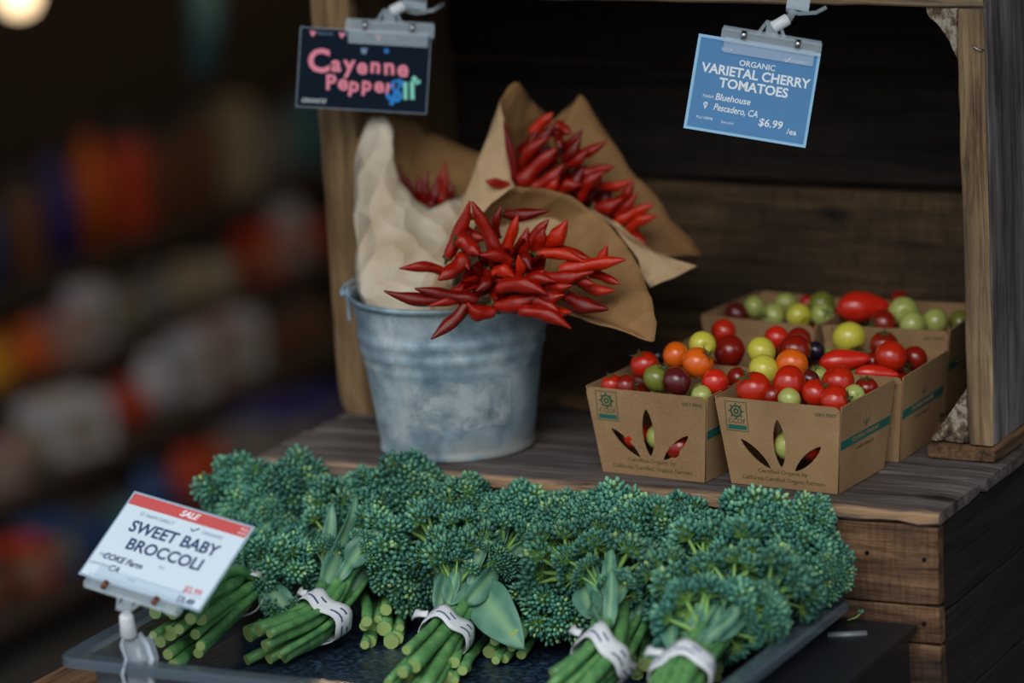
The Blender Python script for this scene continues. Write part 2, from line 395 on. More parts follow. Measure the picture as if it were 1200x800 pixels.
# market table under the step, and the box under the broccoli tray
tb = thing('market_table', (-.42, .05, -.34), 'long dark wooden market table under the step box', 'table')
for i in range(7):
    plank('table_plank', W_table, (-.845, -.60+i*.17, -.33), (.35, -.602+(i+1)*.17, -.3005), 0, tb, .001, .003, .08, 70+i)
for (x, y) in ((-.80, -.55), (.30, -.55), (-.80, .53), (.30, .53)):
    mb = MB(); mb.box((x-.03+.42, y-.03-.05, -1.0+.34), (x+.03+.42, y+.03-.05, -.331+.34)); mb.build('leg', W_table, tb)
bx = thing('wooden_display_box', (-.48, -.24, -.30), 'low wooden display box under the clear broccoli tray', 'box')
for i, (y0, y1) in enumerate([(-.47, -.352), (-.351, -.232), (-.231, -.113), (-.112, -.004)]):
    plank('top_board', W_table, (-.834, y0, -.172), (-.125, y1, -.1525), 0, bx, .001, .003, .04, 80+i)
plank('side_board', W_table, (-.832, -.468, -.298), (-.815, -.004, -.1735), 1, bx, .001, .003, .04, 90)
plank('side_board', W_table, (-.142, -.468, -.298), (-.126, -.004, -.1735), 1, bx, .001, .003, .04, 91)
plank('front_board', W_table, (-.814, -.468, -.298), (-.143, -.452, -.1735), 0, bx, .001, .003, .04, 92)

# ------------------------------------------------------------------ upper crate
CY0, CY1, CZ = .18, .462, .4535
cr = thing('wooden_crate', (-.38, .32, 0), 'open old wooden crate standing on its side on the step, dark inside', 'crate')
plank('side_panel', W_panelz, (-.0335, CY0+.0005, .0185), (-.0075, CY0+.142, CZ+.02), 2, cr, .0012, .002, .025, 101, .0006)
plank('side_panel', W_panelz, (-.0325, CY0+.144, .0185), (-.0075, CY1, CZ+.02), 2, cr, .0012, .002, .025, 102, .0006)
plank('front_strip', W_postz, (-.0345, CY0-.0055, .0185), (-.0075, CY0, CZ-.001), 2, cr, .0011, .002, .02, 103, .0006, chip=.0012)
plank('foot_board', W_table, (-.0785, CY0-.004, .0005), (-.005, CY0+.20, .0175), 1, cr, .0012, .0025, .02, 104, .0006, chip=.002)
plank('side_panel', W_leftpost, (-.750, CY0+.020, .001), (-.732, CY1, CZ+.02), 2, cr, .001, .002, .03, 105)
# left front cleat with a rounded foot
def cleat():
    V = []; F = []; pts = []
    x0, x1, z0, z1 = -.7535, -.708, .0005, CZ+.02
    for k in range(7): a = pi/2*k/6; pts.append((x0+.014-.014*cos(a)+.004, z0+.03-.03*sin(a)))
    pts += [(x1, z0)] + [(x1+.0008*nrm((0, 0, z*60)), z) for z in [z0+(z1-z0)*i/24 for i in range(1, 25)]]
    pts += [(x0+.0012*nrm((3, 0, z*45))+.004*(1-z/z1), z) for z in [z1-(z1-z0-.03)*i/24 for i in range(25)]]
    n = len(pts)
    for yy, ins in ((CY0+.001, .0015), (CY0+.0025, 0), (CY0+.019, 0)):
        cx = sum(p[0] for p in pts)/n
        for p in pts: V.append((p[0]+(ins if p[0] < cx else -ins), yy, p[1]))
    F.append(tuple(range(n-1, -1, -1)))
    for j in range(2):
        for k in range(n): k2 = (k+1) % n; F.append((j*n+k, j*n+k2, (j+1)*n+k2, (j+1)*n+k))
    F.append(tuple(2*n+k for k in range(n)))
    mk('front_cleat', [Vector(v)-cr.location for v in V], F, W_leftpost, cr, False)
cleat()
plank('top_bar', W_bar, (-.735, CY0-.006, CZ), (-.0075, CY0+.016, CZ+.030), 0, cr, .0010, .002, .025, 106, .0005, chip=.002)
for i in range(3):
    y0 = CY0+.017+i*.089; plank('roof_board', W_backshade, (-.731, y0, CZ+.004), (-.034, y0+.087, CZ+.020), 0, cr, .001, .002, .05, 110+i)
plank('back_board', W_back, (-.731, CY1-.016, .0005), (-.0345, CY1, .0645), 0, cr, .001, .002, .04, 120)
plank('back_board', W_back, (-.731, CY1-.018, .068), (-.0345, CY1, .2105), 0, cr, .001, .003, .03, 121, chip=.002)
plank('back_board', W_backshade, (-.731, CY1-.014, .2165), (-.0345, CY1, .340), 0, cr, .001, .003, .03, 122, chip=.002)
plank('back_board', W_backshade, (-.731, CY1-.016, .343), (-.0345, CY1, CZ+.003), 0, cr, .001, .003, .03, 123, chip=.002)
plank('floor_board', W_table, (-.731, .253, .0008), (-.0800, .445, .0165), 0, cr, .001, .002, .03, 124, chip=.002)
def gusset(pts, y0, y1, name='corner_block'):
    V = []; n = len(pts); out = []
    for i in range(n):
        a = Vector(pts[i]); b = Vector(pts[(i+1) % n])
        for k in range(6): out.append(a.lerp(b, k/6))
    n = len(out); c = sum(out, Vector((0, 0)))/n
    F = []
    for yy, sc in ((y0, .93), (y0+.002, 1), (y1, 1)):
        for p in out:
            q = c+(p-c)*sc; V.append((q[0]+.0012*nrm((q[0]*120, q[1]*120, 3)), yy+.001*nrm((q[0]*90, 7, q[1]*90)), q[1]+.0012*nrm((q[0]*120, q[1]*120, 8))))
    F.append(tuple(range(n-1, -1, -1)))
    for j in range(2):
        for k in range(n): k2 = (k+1) % n; F.append((j*n+k, j*n+k2, (j+1)*n+k2, (j+1)*n+k))
    F.append(tuple(2*n+k for k in range(n)))
    mk(name, [Vector(v)-cr.location for v in V], F, W_gus, cr, False)
gusset([(-.0350, CZ-.0005), (-.0350, CZ-.052), (-.0475, CZ-.026), (-.066, CZ-.007), (-.068, CZ-.0005)], CY0-.002, CY0+.03)
gusset([(-.0350, .0180), (-.0770, .0180), (-.074, .022), (-.055, .047), (-.0350, .076)], CY0-.001, CY0+.03)
# bent staple on the front strip
mb = MB(); P = un(1142, 54, 1, CY0-.008)-cr.location
mb.tube([P+Vector((-.004, .003, .0005)), P+Vector((-.002, 0, 0)), P+Vector((.006, -.001, -.004)), P+Vector((.008, .003, -.004))], .0008, 6)
mb.build('staple', M_metal, cr, True)

# ------------------------------------------------------------------ bucket
BC = Vector((-.567, .105, 0)); HB = .163
bk = thing('metal_bucket', BC, 'dented galvanised metal bucket holding paper cones of red chilies', 'bucket', rz=YAW)
def bprof(z): return .0785+(.1005-.0785)*z/HB
prof = [(.0, .004), (.070, .004), (.0765, .0015), (.0800, .0), (.0815, .003), (.0800, .007)]
zs = [.012+i*.004 for i in range(37)]
for z in zs:
    bead = .0030*math.exp(-((z-.108)/.0060)**2)+.0030*math.exp(-((z-.123)/.0060)**2)+.0012*math.exp(-((z-.094)/.004)**2)
    prof.append((bprof(z)+bead, z))
prof += [(bprof(HB), HB-.004), (.1035, HB-.003), (.1050, HB), (.1035, HB+.003), (.1005, HB+.001), (.0985, HB-.004)]
for z in reversed(zs[::4]): prof.append((bprof(z)-.0015, z))
prof += [(.074, .010), (.0, .010)]
mb = MB(); mb.lathe(prof, 96)
V2 = []
for (x, y, z) in mb.V:
    r = sqrt(x*x+y*y)
    if r > .06 and z > .015:
        k = 1+.010*nrm((x*14, y*14, z*12), 1, 3)+.004*nrm((x*40, y*40, z*40), 1, 8); x *= k; y *= k
    if r > .06 and z <= .015: k = 1+.010*nrm((x*30, y*30, 0), 1, 2); x *= k; y *= k
    V2.append((x, y, z))
mb.V = V2; mb.build('body', M_galv, bk, True)
# glue residue patch of an old label
V = []; F = []; NA, NZ = 20, 10
for j in range(NZ+1):
    for i in range(NA+1):
        a = -pi/2+radians(-38+78*i/NA); z = .036+.050*j/NZ; r = bprof(z)+.0008
        k = 1+.010*nrm((r*cos(a)*14, r*sin(a)*14, z*12), 1, 3)+.004*nrm((r*cos(a)*40, r*sin(a)*40, z*40), 1, 8)
        V.append((r*cos(a)*k, r*sin(a)*k, z+.002*sin(i*.9)))
for j in range(NZ):
    for i in range(NA): a = j*(NA+1)+i; F.append((a, a+1, a+NA+2, a+NA+1))
mk('label_residue', V, F, M_resid, bk, True)
for sgn in (-1, 1):   # ears and the ends of the wire bail
    mb = MB(); mb.box((sgn*.104-.0016, -.011, HB-.024), (sgn*.104+.0016, .011, HB+.010)); mb.tube([(sgn*.100, 0, HB+.002), (sgn*.112, 0, HB+.002)], .004, 10)
    mb.build('handle_ear', M_galv, bk)
mb = MB()
arc = []
for k in range(25):
    a = pi*k/24; arc.append((-.1105*cos(a), .098*sin(a)*.86, HB+.004+.03*sin(a)*.2))
mb.tube(arc, .0022, 8); mb.build('wire_handle', M_galv, bk, True)

# ------------------------------------------------------------------ paper cones
def loft_cone(name, label, top, mid, bot, mat, seed, crump=.0035, flaps=()):
    N = 72; rows = 20
    root = thing(name, BC+Vector((0, 0, .012)), label, 'paper wrap')
    def resample(loop):
        loop = loop+[loop[0]]; P = [at(a, b, c) for (a, b, c, _) in loop]
        ang = [l[3] for l in loop]; ang[-1] = ang[0]-360
        out = []
        for i in range(N):
            s = i/N*(len(P)-1); k = int(s); f = s-k
            out.append((P[k].lerp(P[k+1], f), ang[k]*(1-f)+ang[k+1]*f))
        return out
    T = resample(top)
    def ring(c, a):
        C, r = c; th = radians(a); return BC+RH*(C[0]+r*cos(th))+FH*(C[1]+r*sin(th))+Vector((0, 0, C[2]))
    V = []; F = []
    for j in range(rows+1):
        t = j/rows
        for (p, a) in T:
            b, m = ring(bot, a), ring(mid, a)
            if t < .3: q = b.lerp(m, t/.3)
            else:
                s = (t-.3)/.7; q = m.lerp(p, s)+(m-b)*.15*s*(1-s)
            d = crump*min(1, t*2.2)*(1 if t > .35 else .3)
            q = q+Vector((nrm(q*24, 1, seed), nrm(q*24, 1, seed+4), nrm(q*24, 1, seed+8)))*d+Vector((nrm(q*60, 1, seed), nrm(q*60, 1, seed+4), nrm(q*60, 1, seed+8)))*d*.45
            V.append(q)
    for j in range(rows):
        for i in range(N): i2 = (i+1) % N; F.append((j*N+i, j*N+i2, (j+1)*N+i2, (j+1)*N+i))
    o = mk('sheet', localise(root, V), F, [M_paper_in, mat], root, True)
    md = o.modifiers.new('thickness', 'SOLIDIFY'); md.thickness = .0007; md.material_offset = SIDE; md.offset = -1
    for fl in flaps:   # grids of (px,py,dist)
        R = 12; V = []; F = []
        A, B = fl
        for i in range(R+1):
            s = i/R*(len(A)-1); k = min(int(s), len(A)-2); f = s-k
            pa = at(*A[k]).lerp(at(*A[k+1]), f); pb = at(*B[k]).lerp(at(*B[k+1]), f)
            for j in range(R+1):
                q = pa.lerp(pb, j/R); V.append(q+FWD*(.006*sin(pi*j/R))+Vector((0, 0, 1))*.002*nrm(q*40, 1, seed))
        for i in range(R):
            for j in range(R): a = i*(R+1)+j; F.append((a, a+1, a+R+2, a+R+1))
        o = mk('flap', localise(root, V), F, mat, root, True); md = o.modifiers.new('thickness', 'SOLIDIFY'); md.thickness = .0007
    return root
loft_cone('paper_cone', 'front brown paper cone in the bucket, opening widest to the right', [
    (528, 335, 3.86, 200), (545, 285, 3.87, 172), (572, 243, 3.885, 150), (602, 217, 3.90, 128), (640, 221, 3.915, 108), (671, 231, 3.925, 90), (701, 249, 3.93, 70),
    (730, 280, 3.90, 48), (750, 315, 3.87, 28), (764, 352, 3.83, 5), (769, 388, 3.80, -12), (767, 402, 3.795, -22), (735, 391, 3.80, -40), (700, 378, 3.815, -60),
    (655, 366, 3.83, -80), (600, 360, 3.845, -105), (555, 352, 3.855, -135)],
    ((.030, -.020, .168), .052), ((.0, -.005, .05), .03), M_paper, 3,
    flaps=[([(692, 243, 3.935), (722, 268, 3.935), (748, 305, 3.92), (752, 322, 3.90)], [(725, 262, 3.945), (768, 298, 3.94), (817, 313, 3.925), (762, 337, 3.905)])])
loft_cone('paper_cone', 'tallest brown paper cone leaning right at the back of the bucket', [
    (586, 118, 3.985, 175), (596, 104, 3.99, 160), (608, 97, 4.00, 148), (624, 118, 4.03, 130), (645, 142, 4.05, 112), (664, 126, 4.055, 100), (680, 109, 4.05, 90), (700, 142, 4.045, 72),
    (735, 190, 4.03, 55), (780, 245, 4.01, 38), (827, 300, 3.99, 20), (790, 300, 3.97, -5), (740, 290, 3.95, -35), (680, 262, 3.945, -65),
    (635, 238, 3.945, -95), (602, 217, 3.95, -135), (594, 165, 3.965, -165)],
    ((.036, .035, .170), .044), ((.012, .02, .05), .026), M_paper, 13)
loft_cone('paper_bag', 'pale crumpled paper bag at the left of the bucket', [
    (417, 180, 4.03, 185), (420, 150, 4.04, 165), (432, 133, 4.055, 150), (470, 133, 4.075, 130), (500, 153, 4.085, 112), (535, 168, 4.085, 92), (575, 184, 4.07, 60),
    (574, 205, 4.04, 20), (556, 222, 4.01, -20), (530, 236, 3.99, -55), (497, 243, 3.975, -85), (480, 228, 3.97, -105), (467, 212, 3.97, -120),
    (461, 185, 3.975, -135), (461, 150, 3.985, -150), (452, 135, 3.995, -160), (430, 140, 4.01, -170)],
    ((-.044, .008, .168), .050), ((-.02, .0, .04), .032), M_paper_l, 23, .005)

# ------------------------------------------------------------------ chilies
def chili_mesh(k, mat):
    r = random.Random(100+k); mb = MB(); pts = []; rad = []
    bend = r.uniform(-.16, .22); tw = r.uniform(0, 6); n = 13
    for i in range(n):
        t = i/(n-1)
        pts.append((t, bend*sin(pi*t)+.02*sin(tw+5*t), .03*cos(tw+4*t)*sin(pi*t)))
        w = (min(1, .62+t*3.2))*(1-.16*t)*(1-max(0, (t-.42)/.58)**2.2*.84) if t > .03 else .5
        rad.append(.5*max(.08, w)*(1+.10*sin(9*t+tw)))
    mb.tube([(p[0], p[1], p[2]) for p in pts], 1, 10)
    # rebuild radii separately so the unit mesh scales: x by length, y/z by width
    V = []
    for i in range(n):
        for q in range(10):
            v = Vector(mb.V[i*10+q]); c = Vector(pts[i]); d = v-c; d.x *= .0
            d.normalize(); wr = rad[i]*(1+.07*sin(q*1.9+i*.8+tw)); V.append((pts[i][0], pts[i][1], pts[i][2]) if False else (pts[i][0], pts[i][1]*2.2+d.y*wr, pts[i][2]*2.2+d.z*wr))
    m2 = MB(); m2.V = V; m2.F = mb.F; m2.M = mb.M
    o = m2.build('body', mat, None, True); COL.objects.unlink(o); return o
CH = [[chili_mesh(k, m) for k in range(4)] for m in CHI]
mb = MB(); mb.tube([(-.16, 0, .0), (-.08, .03, .02), (.0, 0, 0), (.03, 0, 0)], [.10, .12, .30, .42], 8)
CHSTEM = mb.build('stem', M_chistem, None, True); COL.objects.unlink(CHSTEM)
def chili(bp, tp, w, label, group, mi, roll):
    a, b = Vector(bp), Vector(tp); x = (b-a); L = x.length; x.normalize()
    up = (-FWD-x*(-FWD).dot(x)).normalized(); y = up.cross(x)
    R = Matrix((x, y, up)).transposed().to_4x4() @ Matrix.Rotation(roll, 4, 'X')
    root = thing('chili_pepper', (0, 0, 0), label, 'chili', group, M=Matrix.Translation(a) @ R)
    q = inst(rnd.choice(CH[mi]), parent=root, M=Matrix.Diagonal((L, w, w, 1))); q.name = 'body'
    if rnd.random() < .6:
        q = inst(CHSTEM, parent=root, M=Matrix.Diagonal((w*2.2, w, w, 1))); q.name = 'stem'
FRONT = [ # bx,by,tx,ty,r,layer,roll, own label
 (524, 303, 551, 235, 6.8, 1, 1.2, 'long chili arching up at the top left of the front cluster'), (584, 296, 553, 236, 7.2, 1, -1.0, None), (546, 256, 564, 258, 4.0, 2, 0, None),
 (540, 264, 573, 281, 6.5, 2, 0, None), (537, 281, 562, 299, 8.5, 0, 0, None), (545, 300, 514, 328, 8.5, 0, 0, None), (522, 318, 468, 314, 5.4, 1, 0, None),
 (535, 348, 450, 340, 7.0, 0, 0, 'chili pointing furthest left from the front cluster'), (560, 350, 486, 338, 6.6, 0, 0, None), (540, 353, 503, 358, 4.8, 0, 0, None),
 (550, 352, 505, 398, 6.8, 0, 2.5, 'chili hanging down over the bucket rim at the left'), (580, 364, 548, 354, 8.4, 0, 0, None), (546, 296, 549, 316, 4.6, 0, 0, None), (571, 316, 557, 341, 6.4, 0, 0, None),
 (600, 309, 562, 298, 6.8, 0, 0, None), (602, 320, 575, 326, 7.4, 1, 0, None), (556, 324, 528, 338, 7.0, 1, 0, None), (590, 250, 644, 247, 6.2, 2, 0, None),
 (583, 278, 589, 241, 5.2, 2, 0, None), (593, 302, 607, 252, 6.4, 2, 0, None), (602, 298, 619, 267, 6.6, 2, 0, None), (630, 302, 637, 268, 7.0, 1, 0, None), (616, 294, 643, 257, 6.4, 2, 0, None),
 (638, 286, 665, 259, 8.6, 1, 0, 'bright red chili pointing up right inside the front paper cone'), (643, 288, 697, 306, 5.6, 1, 1.5, None), (629, 298, 686, 309, 6.0, 0, 0, None),
 (655, 319, 733, 304, 7.4, 0, 0, 'long bright chili pointing furthest right in the front cone'), (630, 323, 696, 319, 7.0, 0, 0, None), (698, 309, 712, 287, 5.0, 0, 0, None), (690, 320, 727, 333, 5.2, 1, 0, None),
 (680, 332, 721, 341, 5.6, 1, 0, None), (662, 345, 713, 363, 8.2, 0, 0, None), (582, 338, 642, 346, 8.4, -1, 0, None), (578, 357, 638, 344, 8.4, 0, 0, None), (632, 344, 661, 346, 6.6, -1, 0, None),
 (625, 351, 655, 365, 6.6, -1, 0, None), (648, 360, 669, 366, 5.4, 0, 0, None), (608, 365, 669, 386, 7.4, -1, 0, 'chili lying lowest over the right of the bucket rim'), (605, 326, 608, 299, 5.4, 0, 0, None), (618, 296, 621, 316, 5.6, 0, 0, None),
 (616, 323, 638, 317, 5.0, 0, 0, None), (576, 303, 600, 311, 6.6, 1, 0, None), (576, 322, 604, 327, 7.4, 0, 0, None), (638, 331, 670, 335, 6.4, 0, 0, None), (662, 328, 697, 333, 5.8, 0, 0, None), (610, 336, 652, 331, 7.2, 0, 0, None)]
SC = 3.83/FPX
for (bx_, by_, tx, ty, r, ly, ro, lab) in FRONT:
    d = 3.80+.016*ly; c = ((bx_+tx)/2-600)**2+((by_+ty)/2-320)**2
    b = at(bx_, by_, d+.012); t = at(tx, ty, d-.004+rnd.uniform(-.006, .006))
    mi = 2 if lab and 'bright' in lab else rnd.choice((0, 0, 0, 1, 2))
    chili(b, t, r*2.5*SC, lab or 'red chili among the cluster spilling from the front paper cone', None if lab else 'chilies in the front paper cone', mi, ro+rnd.uniform(-.5, .5))
for k in range(80):
    a = rnd.uniform(0, 2*pi); rr = sqrt(rnd.random()); cx, cy = 600+rr*cos(a)*70, 318+rr*sin(a)*42
    b = at(600+(cx-600)*.45, 325+(cy-325)*.4, 3.85); t = at(cx, cy, 3.795+.025*rnd.random())
    if (t-b).length < .03: t = t+(-FWD)*.01+RGT*rnd.uniform(-.02, .02)+UPV*rnd.uniform(-.02, .02)
    chili(b, t, rnd.uniform(.010, .0145), 'red chili among the cluster spilling from the front paper cone', 'chilies in the front paper cone', rnd.choice((0, 1, 1)), rnd.uniform(0, 6))
BACK = [(603, 215, 590, 142, 4.6, 0, 'thin twisted chili standing at the left edge of the tallest cone'), (600, 217, 569, 212, 5.8, 0, 'small chili poking out left between the bag and the cones'), (605, 203, 646, 161, 6.8, 1, None), (610, 218, 653, 173, 8.4, 0, None),
 (622, 220, 661, 193, 7.8, 0, None), (624, 160, 648, 132, 7.0, 2, 'topmost chili in the tallest paper cone'), (624, 168, 650, 147, 6.4, 1, None), (650, 148, 669, 157, 6.4, 2, None), (650, 153, 657, 174, 5.6, 1, None), (656, 174, 683, 152, 5.4, 1, None),
 (658, 190, 681, 160, 6.4, 1, None), (675, 181, 711, 166, 5.4, 1, None), (662, 194, 690, 175, 5.8, 1, None), (662, 224, 684, 197, 6.6, 0, None), (657, 230, 684, 217, 7.6, 0, None), (680, 207, 720, 195, 5.8, 1, None),
 (680, 236, 711, 200, 6.8, 0, None), (702, 218, 742, 212, 5.4, 1, None), (696, 243, 731, 233, 7.4, 0, None), (718, 253, 747, 226, 5.6, 0, None), (722, 262, 766, 239, 6.0, 0, None), (735, 272, 771, 254, 6.0, 0, 'lowest chili pointing right in the tallest cone'),
 (744, 272, 757, 286, 6.4, 0, None), (722, 236, 743, 214, 5.6, 1, None), (640, 222, 655, 205, 6.0, 0, None), (690, 220, 705, 205, 6, 1, None)]
for (bx_, by_, tx, ty, r, ly, lab) in BACK:
    d = 3.945+.018*ly
    chili(at(bx_, by_, d+.012), at(tx, ty, d-.003), r*2.45*3.95/FPX, lab or 'red chili in the tallest paper cone', None if lab else 'chilies in the tallest paper cone', rnd.choice((0, 0, 1, 2)), rnd.uniform(-.5, .5))
for k in range(22):
    s = rnd.random(); cx, cy = 628+s*110+rnd.uniform(-18, 14), 172+s*85+rnd.uniform(-14, 22)
    chili(at(cx-14, cy+16, 3.995), at(cx+rnd.uniform(4, 16), cy-rnd.uniform(6, 16), 3.98), rnd.uniform(.010, .013), 'red chili in the tallest paper cone', 'chilies in the tallest paper cone', 1, rnd.uniform(0, 6))
for (bx_, by_, tx, ty, r) in [(478, 226, 469, 192, 4.8), (486, 234, 477, 206, 4.6), (488, 236, 490, 205, 5), (496, 236, 488, 212, 5), (499, 236, 504, 200, 5), (500, 244, 513, 206, 5.4), (509, 226, 523, 189, 5.2), (517, 236, 526, 203, 4.6), (505, 240, 515, 222, 5), (510, 230, 496, 213, 4.6), (490, 232, 498, 216, 4.4), (522, 232, 530, 214, 4.4)]:
    chili(at(bx_, by_+4, 4.02), at(tx, ty, 4.015), r*2.1*4/FPX, 'red chili deep in the pale paper bag', 'chilies in the pale paper bag', rnd.choice((0, 1, 1)), rnd.uniform(-.5, .5))

# ------------------------------------------------------------------ text
def text_mesh(body, size, align='CENTER', offset=0, shear=0, space=1, extrude=.0001, res=3, xs=1):
    c = bpy.data.curves.new('txt', 'FONT'); c.body = body; c.size = size; c.align_x = align; c.align_y = 'CENTER'
    c.offset = offset; c.shear = shear; c.space_character = space; c.extrude = extrude; c.resolution_u = res
    o = bpy.data.objects.new('txt', c); COL.objects.link(o)
    me = bpy.data.meshes.new_from_object(o, depsgraph=bpy.context.evaluated_depsgraph_get())
    COL.objects.unlink(o); bpy.data.objects.remove(o)
    V = [Vector((v.co.x*xs, v.co.y, v.co.z)) for v in me.vertices]; F = [tuple(p.vertices) for p in me.polygons]
    bpy.data.meshes.remove(me); return V, F
class Art:      # flat print on a card: one small mesh per word, bar or mark
    def __init__(s): s.items = []; s.open_ = None
    def begin(s, name): s.open_ = [name, MB(), []]; s.items.append(s.open_)
    def end(s): s.open_ = None
    def tgt(s, name, m):
        e = s.open_
        if e is None: e = [name, MB(), []]; s.items.append(e)
        if m not in e[2]: e[2].append(m)
        return e[1], e[2].index(m)
    def text(s, body, x, y, size, mat, z=.0006, rot=0, **kw):
        V, F = text_mesh(body, size, **kw); R = Matrix.Translation((x, y, z)) @ Matrix.Rotation(rot, 4, 'Z')
        mb, i = s.tgt('lettering', mat); mb.add([R @ v for v in V], F, i)
    def rect(s, x0, y0, x1, y1, mat, z=.0004, t=.0001): mb, i = s.tgt('printed_bar', mat); mb.box((x0, y0, z-t), (x1, y1, z), i)
    def frame(s, x0, y0, x1, y1, w, mat, z=.0004):
        o = s.open_
        if not o: s.begin('printed_border')
        s.rect(x0, y0, x1, y0+w, mat, z); s.rect(x0, y1-w, x1, y1, mat, z); s.rect(x0, y0+w, x0+w, y1-w, mat, z); s.rect(x1-w, y0+w, x1, y1-w, mat, z)
        if not o: s.end()
    def disc(s, x, y, r, mat, z=.0005, n=20, r0=0):
        V = []; F = []
        for k in range(n):
            a = 2*pi*k/n; V += [(x+r0*cos(a), y+r0*sin(a), z), (x+r*cos(a), y+r*sin(a), z)]
        for k in range(n): k2 = (k+1) % n; F.append((2*k, 2*k+1, 2*k2+1, 2*k2))
        mb, i = s.tgt('printed_mark', mat); mb.add(V, F, i)
    def poly(s, pts, mat, z=.0005): mb, i = s.tgt('printed_mark', mat); mb.add([(p[0], p[1], z) for p in pts], [tuple(range(len(pts)))], i)
    def stroke(s, pts, w, mat, z=.0007): mb, i = s.tgt('printed_mark', mat); mb.tube([(p[0], p[1], z) for p in pts], w, 6, i)
    def build(s, parent):
        return [mb.build(nm, ms, parent, False) for nm, mb, ms in s.items]

# ------------------------------------------------------------------ cartons
CW, CWB, CD, CDB, CH_ = .137, .116, .120, .102, .089
def panel_mesh(wt, wb, h, holes=(), rc=.006, notch=0):
    c = bpy.data.curves.new('p', 'CURVE'); c.dimensions = '2D'; c.fill_mode = 'BOTH'; c.extrude = .0006
    def poly(pts):
        sp_ = c.splines.new('POLY'); sp_.points.add(len(pts)-1); sp_.use_cyclic_u = True
        for q, p in zip(sp_.points, pts): q.co = (p[0], p[1], 0, 1)
    o_ = [(-wb/2, 0), (wb/2, 0)]
    for k in range(5): a = pi/2*k/4; o_.append((wt/2-rc+rc*cos(a)-.0008, h-rc+rc*sin(a)))
    for k in range(5): a = pi/2+pi/2*k/4; o_.append((-wt/2+rc+rc*cos(a)+.0008, h-rc+rc*sin(a)))
    poly(o_)
    for (cx, cy, L, w, ang) in holes:
        pts = []
        for k in range(16):
            t = 2*pi*k/16; a_, b_ = cos(t)*L/2, sin(t)*w/2*(abs(sin(t))**.5 if sin(t) else 0)
            pts.append((cx+a_*cos(ang)-b_*sin(ang), cy+a_*sin(ang)+b_*cos(ang)))
        poly(pts)
    o = bpy.data.objects.new('p', c); COL.objects.link(o)
    me = bpy.data.meshes.new_from_object(o, depsgraph=bpy.context.evaluated_depsgraph_get())
    COL.objects.unlink(o); bpy.data.objects.remove(o); me.materials.clear(); me.materials.append(M_carton); return me
HS = sqrt(CH_**2+((CD-CDB)/2)**2); HSs = sqrt(CH_**2+((CW-CWB)/2)**2)
holes = [(-.001, HS-.043, .050, .0135, radians(90)), (-.028, HS-.056, .042, .0095, radians(-43)), (.029, HS-.056, .042, .0095, radians(43))]
ME_front = panel_mesh(CW, CWB, HS, holes); ME_side = panel_mesh(CD-.002, CDB-.002, HSs, (), .001)
def art_front():
    a = Art(); z = .0008
    x0, y1 = -CW/2+.011, HS-.003
    a.frame(x0, y1-.031, x0+.024, y1, .0007, M_ink, z)
    a.begin('printed_emblem'); a.disc(x0+.012, y1-.010, .0065, M_ink, z, r0=.0045); a.disc(x0+.012, y1-.010, .0032, M_ink, z, r0=.0012)
    for k in range(8):
        t = 2*pi*k/8; a.disc(x0+.012+.0075*cos(t), y1-.010+.0075*sin(t), .0011, M_ink, z, 6)
    a.end(); a.text('CCOF', x0+.012, y1-.0205, .0068, M_ink, z, space=1.05)
    a.rect(x0+.002, y1-.0290, x0+.022, y1-.0245, M_teal, z)
    a.text('DRY PINT', CW/2-.016, y1-.006, .0052, M_ink, z)
    a.text('Certified Organic by', 0, .0165, .0062, M_inkbrown, z, xs=1.05)
    a.text('California Certified Organic Farmers', 0, .0085, .0062, M_inkbrown, z, xs=.98)
    return a.build(None)
def art_side():
    a = Art(); z = .0008
    a.rect(-CD/2+.006, HSs*.50, CD/2-.006, HSs*.50+.009, M_teal, z)
    a.text('CERTIFIED ORGANIC', 0, HSs*.50+.0045, .0062, M_carton, z+.0001)
    a.begin('printed_leaves')
    for k in (-1, 0, 1):
        a.poly([(.0, HSs*.5+.012), (.0045*k-.0012, HSs*.5+.017), (.007*k, HSs*.5+.021), (.0045*k+.0012, HSs*.5+.0165)], M_ink, z)
    a.end(); a.text('Certified Organic by', 0, HSs*.5-.006, .0046, M_inkbrown, z)
    return a.build(None)
A_front = art_front(); A_side = art_side()
for q in A_front+A_side: COL.objects.unlink(q)
def carton(x, y, z, rz, label):
    c = thing('berry_carton', (0, 0, 0), label, 'carton', 'brown paper pint cartons of cherry tomatoes' if False else None, M=Matrix.Translation((x, y, z)) @ Matrix.Rotation(rz, 4, 'Z') @ Matrix.Translation((0, CD/2, 0)))
    ty, tx = math.atan2((CD-CDB)/2, CH_), math.atan2((CW-CWB)/2, CH_)
    for (nm, me, ang, wy, tilt, art) in (('front_panel', ME_front, 0, CDB/2, ty, A_front), ('back_panel', ME_front, pi, CDB/2, ty, None), ('side_panel', ME_side, pi/2, CWB/2, tx, A_side), ('side_panel', ME_side, -pi/2, CWB/2, tx, A_side)):
        o = link(bpy.data.objects.new(nm, me), c)
        o.matrix_local = Matrix.Rotation(ang, 4, 'Z') @ Matrix.Translation((0, -wy, .0008)) @ Matrix.Rotation(pi/2+tilt, 4, 'X')
        for e in (art or ()): inst(e, parent=o, M=Matrix())
    mb = MB(); mb.box((-CWB/2+.001, -CDB/2+.001, .0008), (CWB/2-.001, CDB/2-.001, .0022)); mb.build('bottom_panel', M_carton_in, c)
    return c
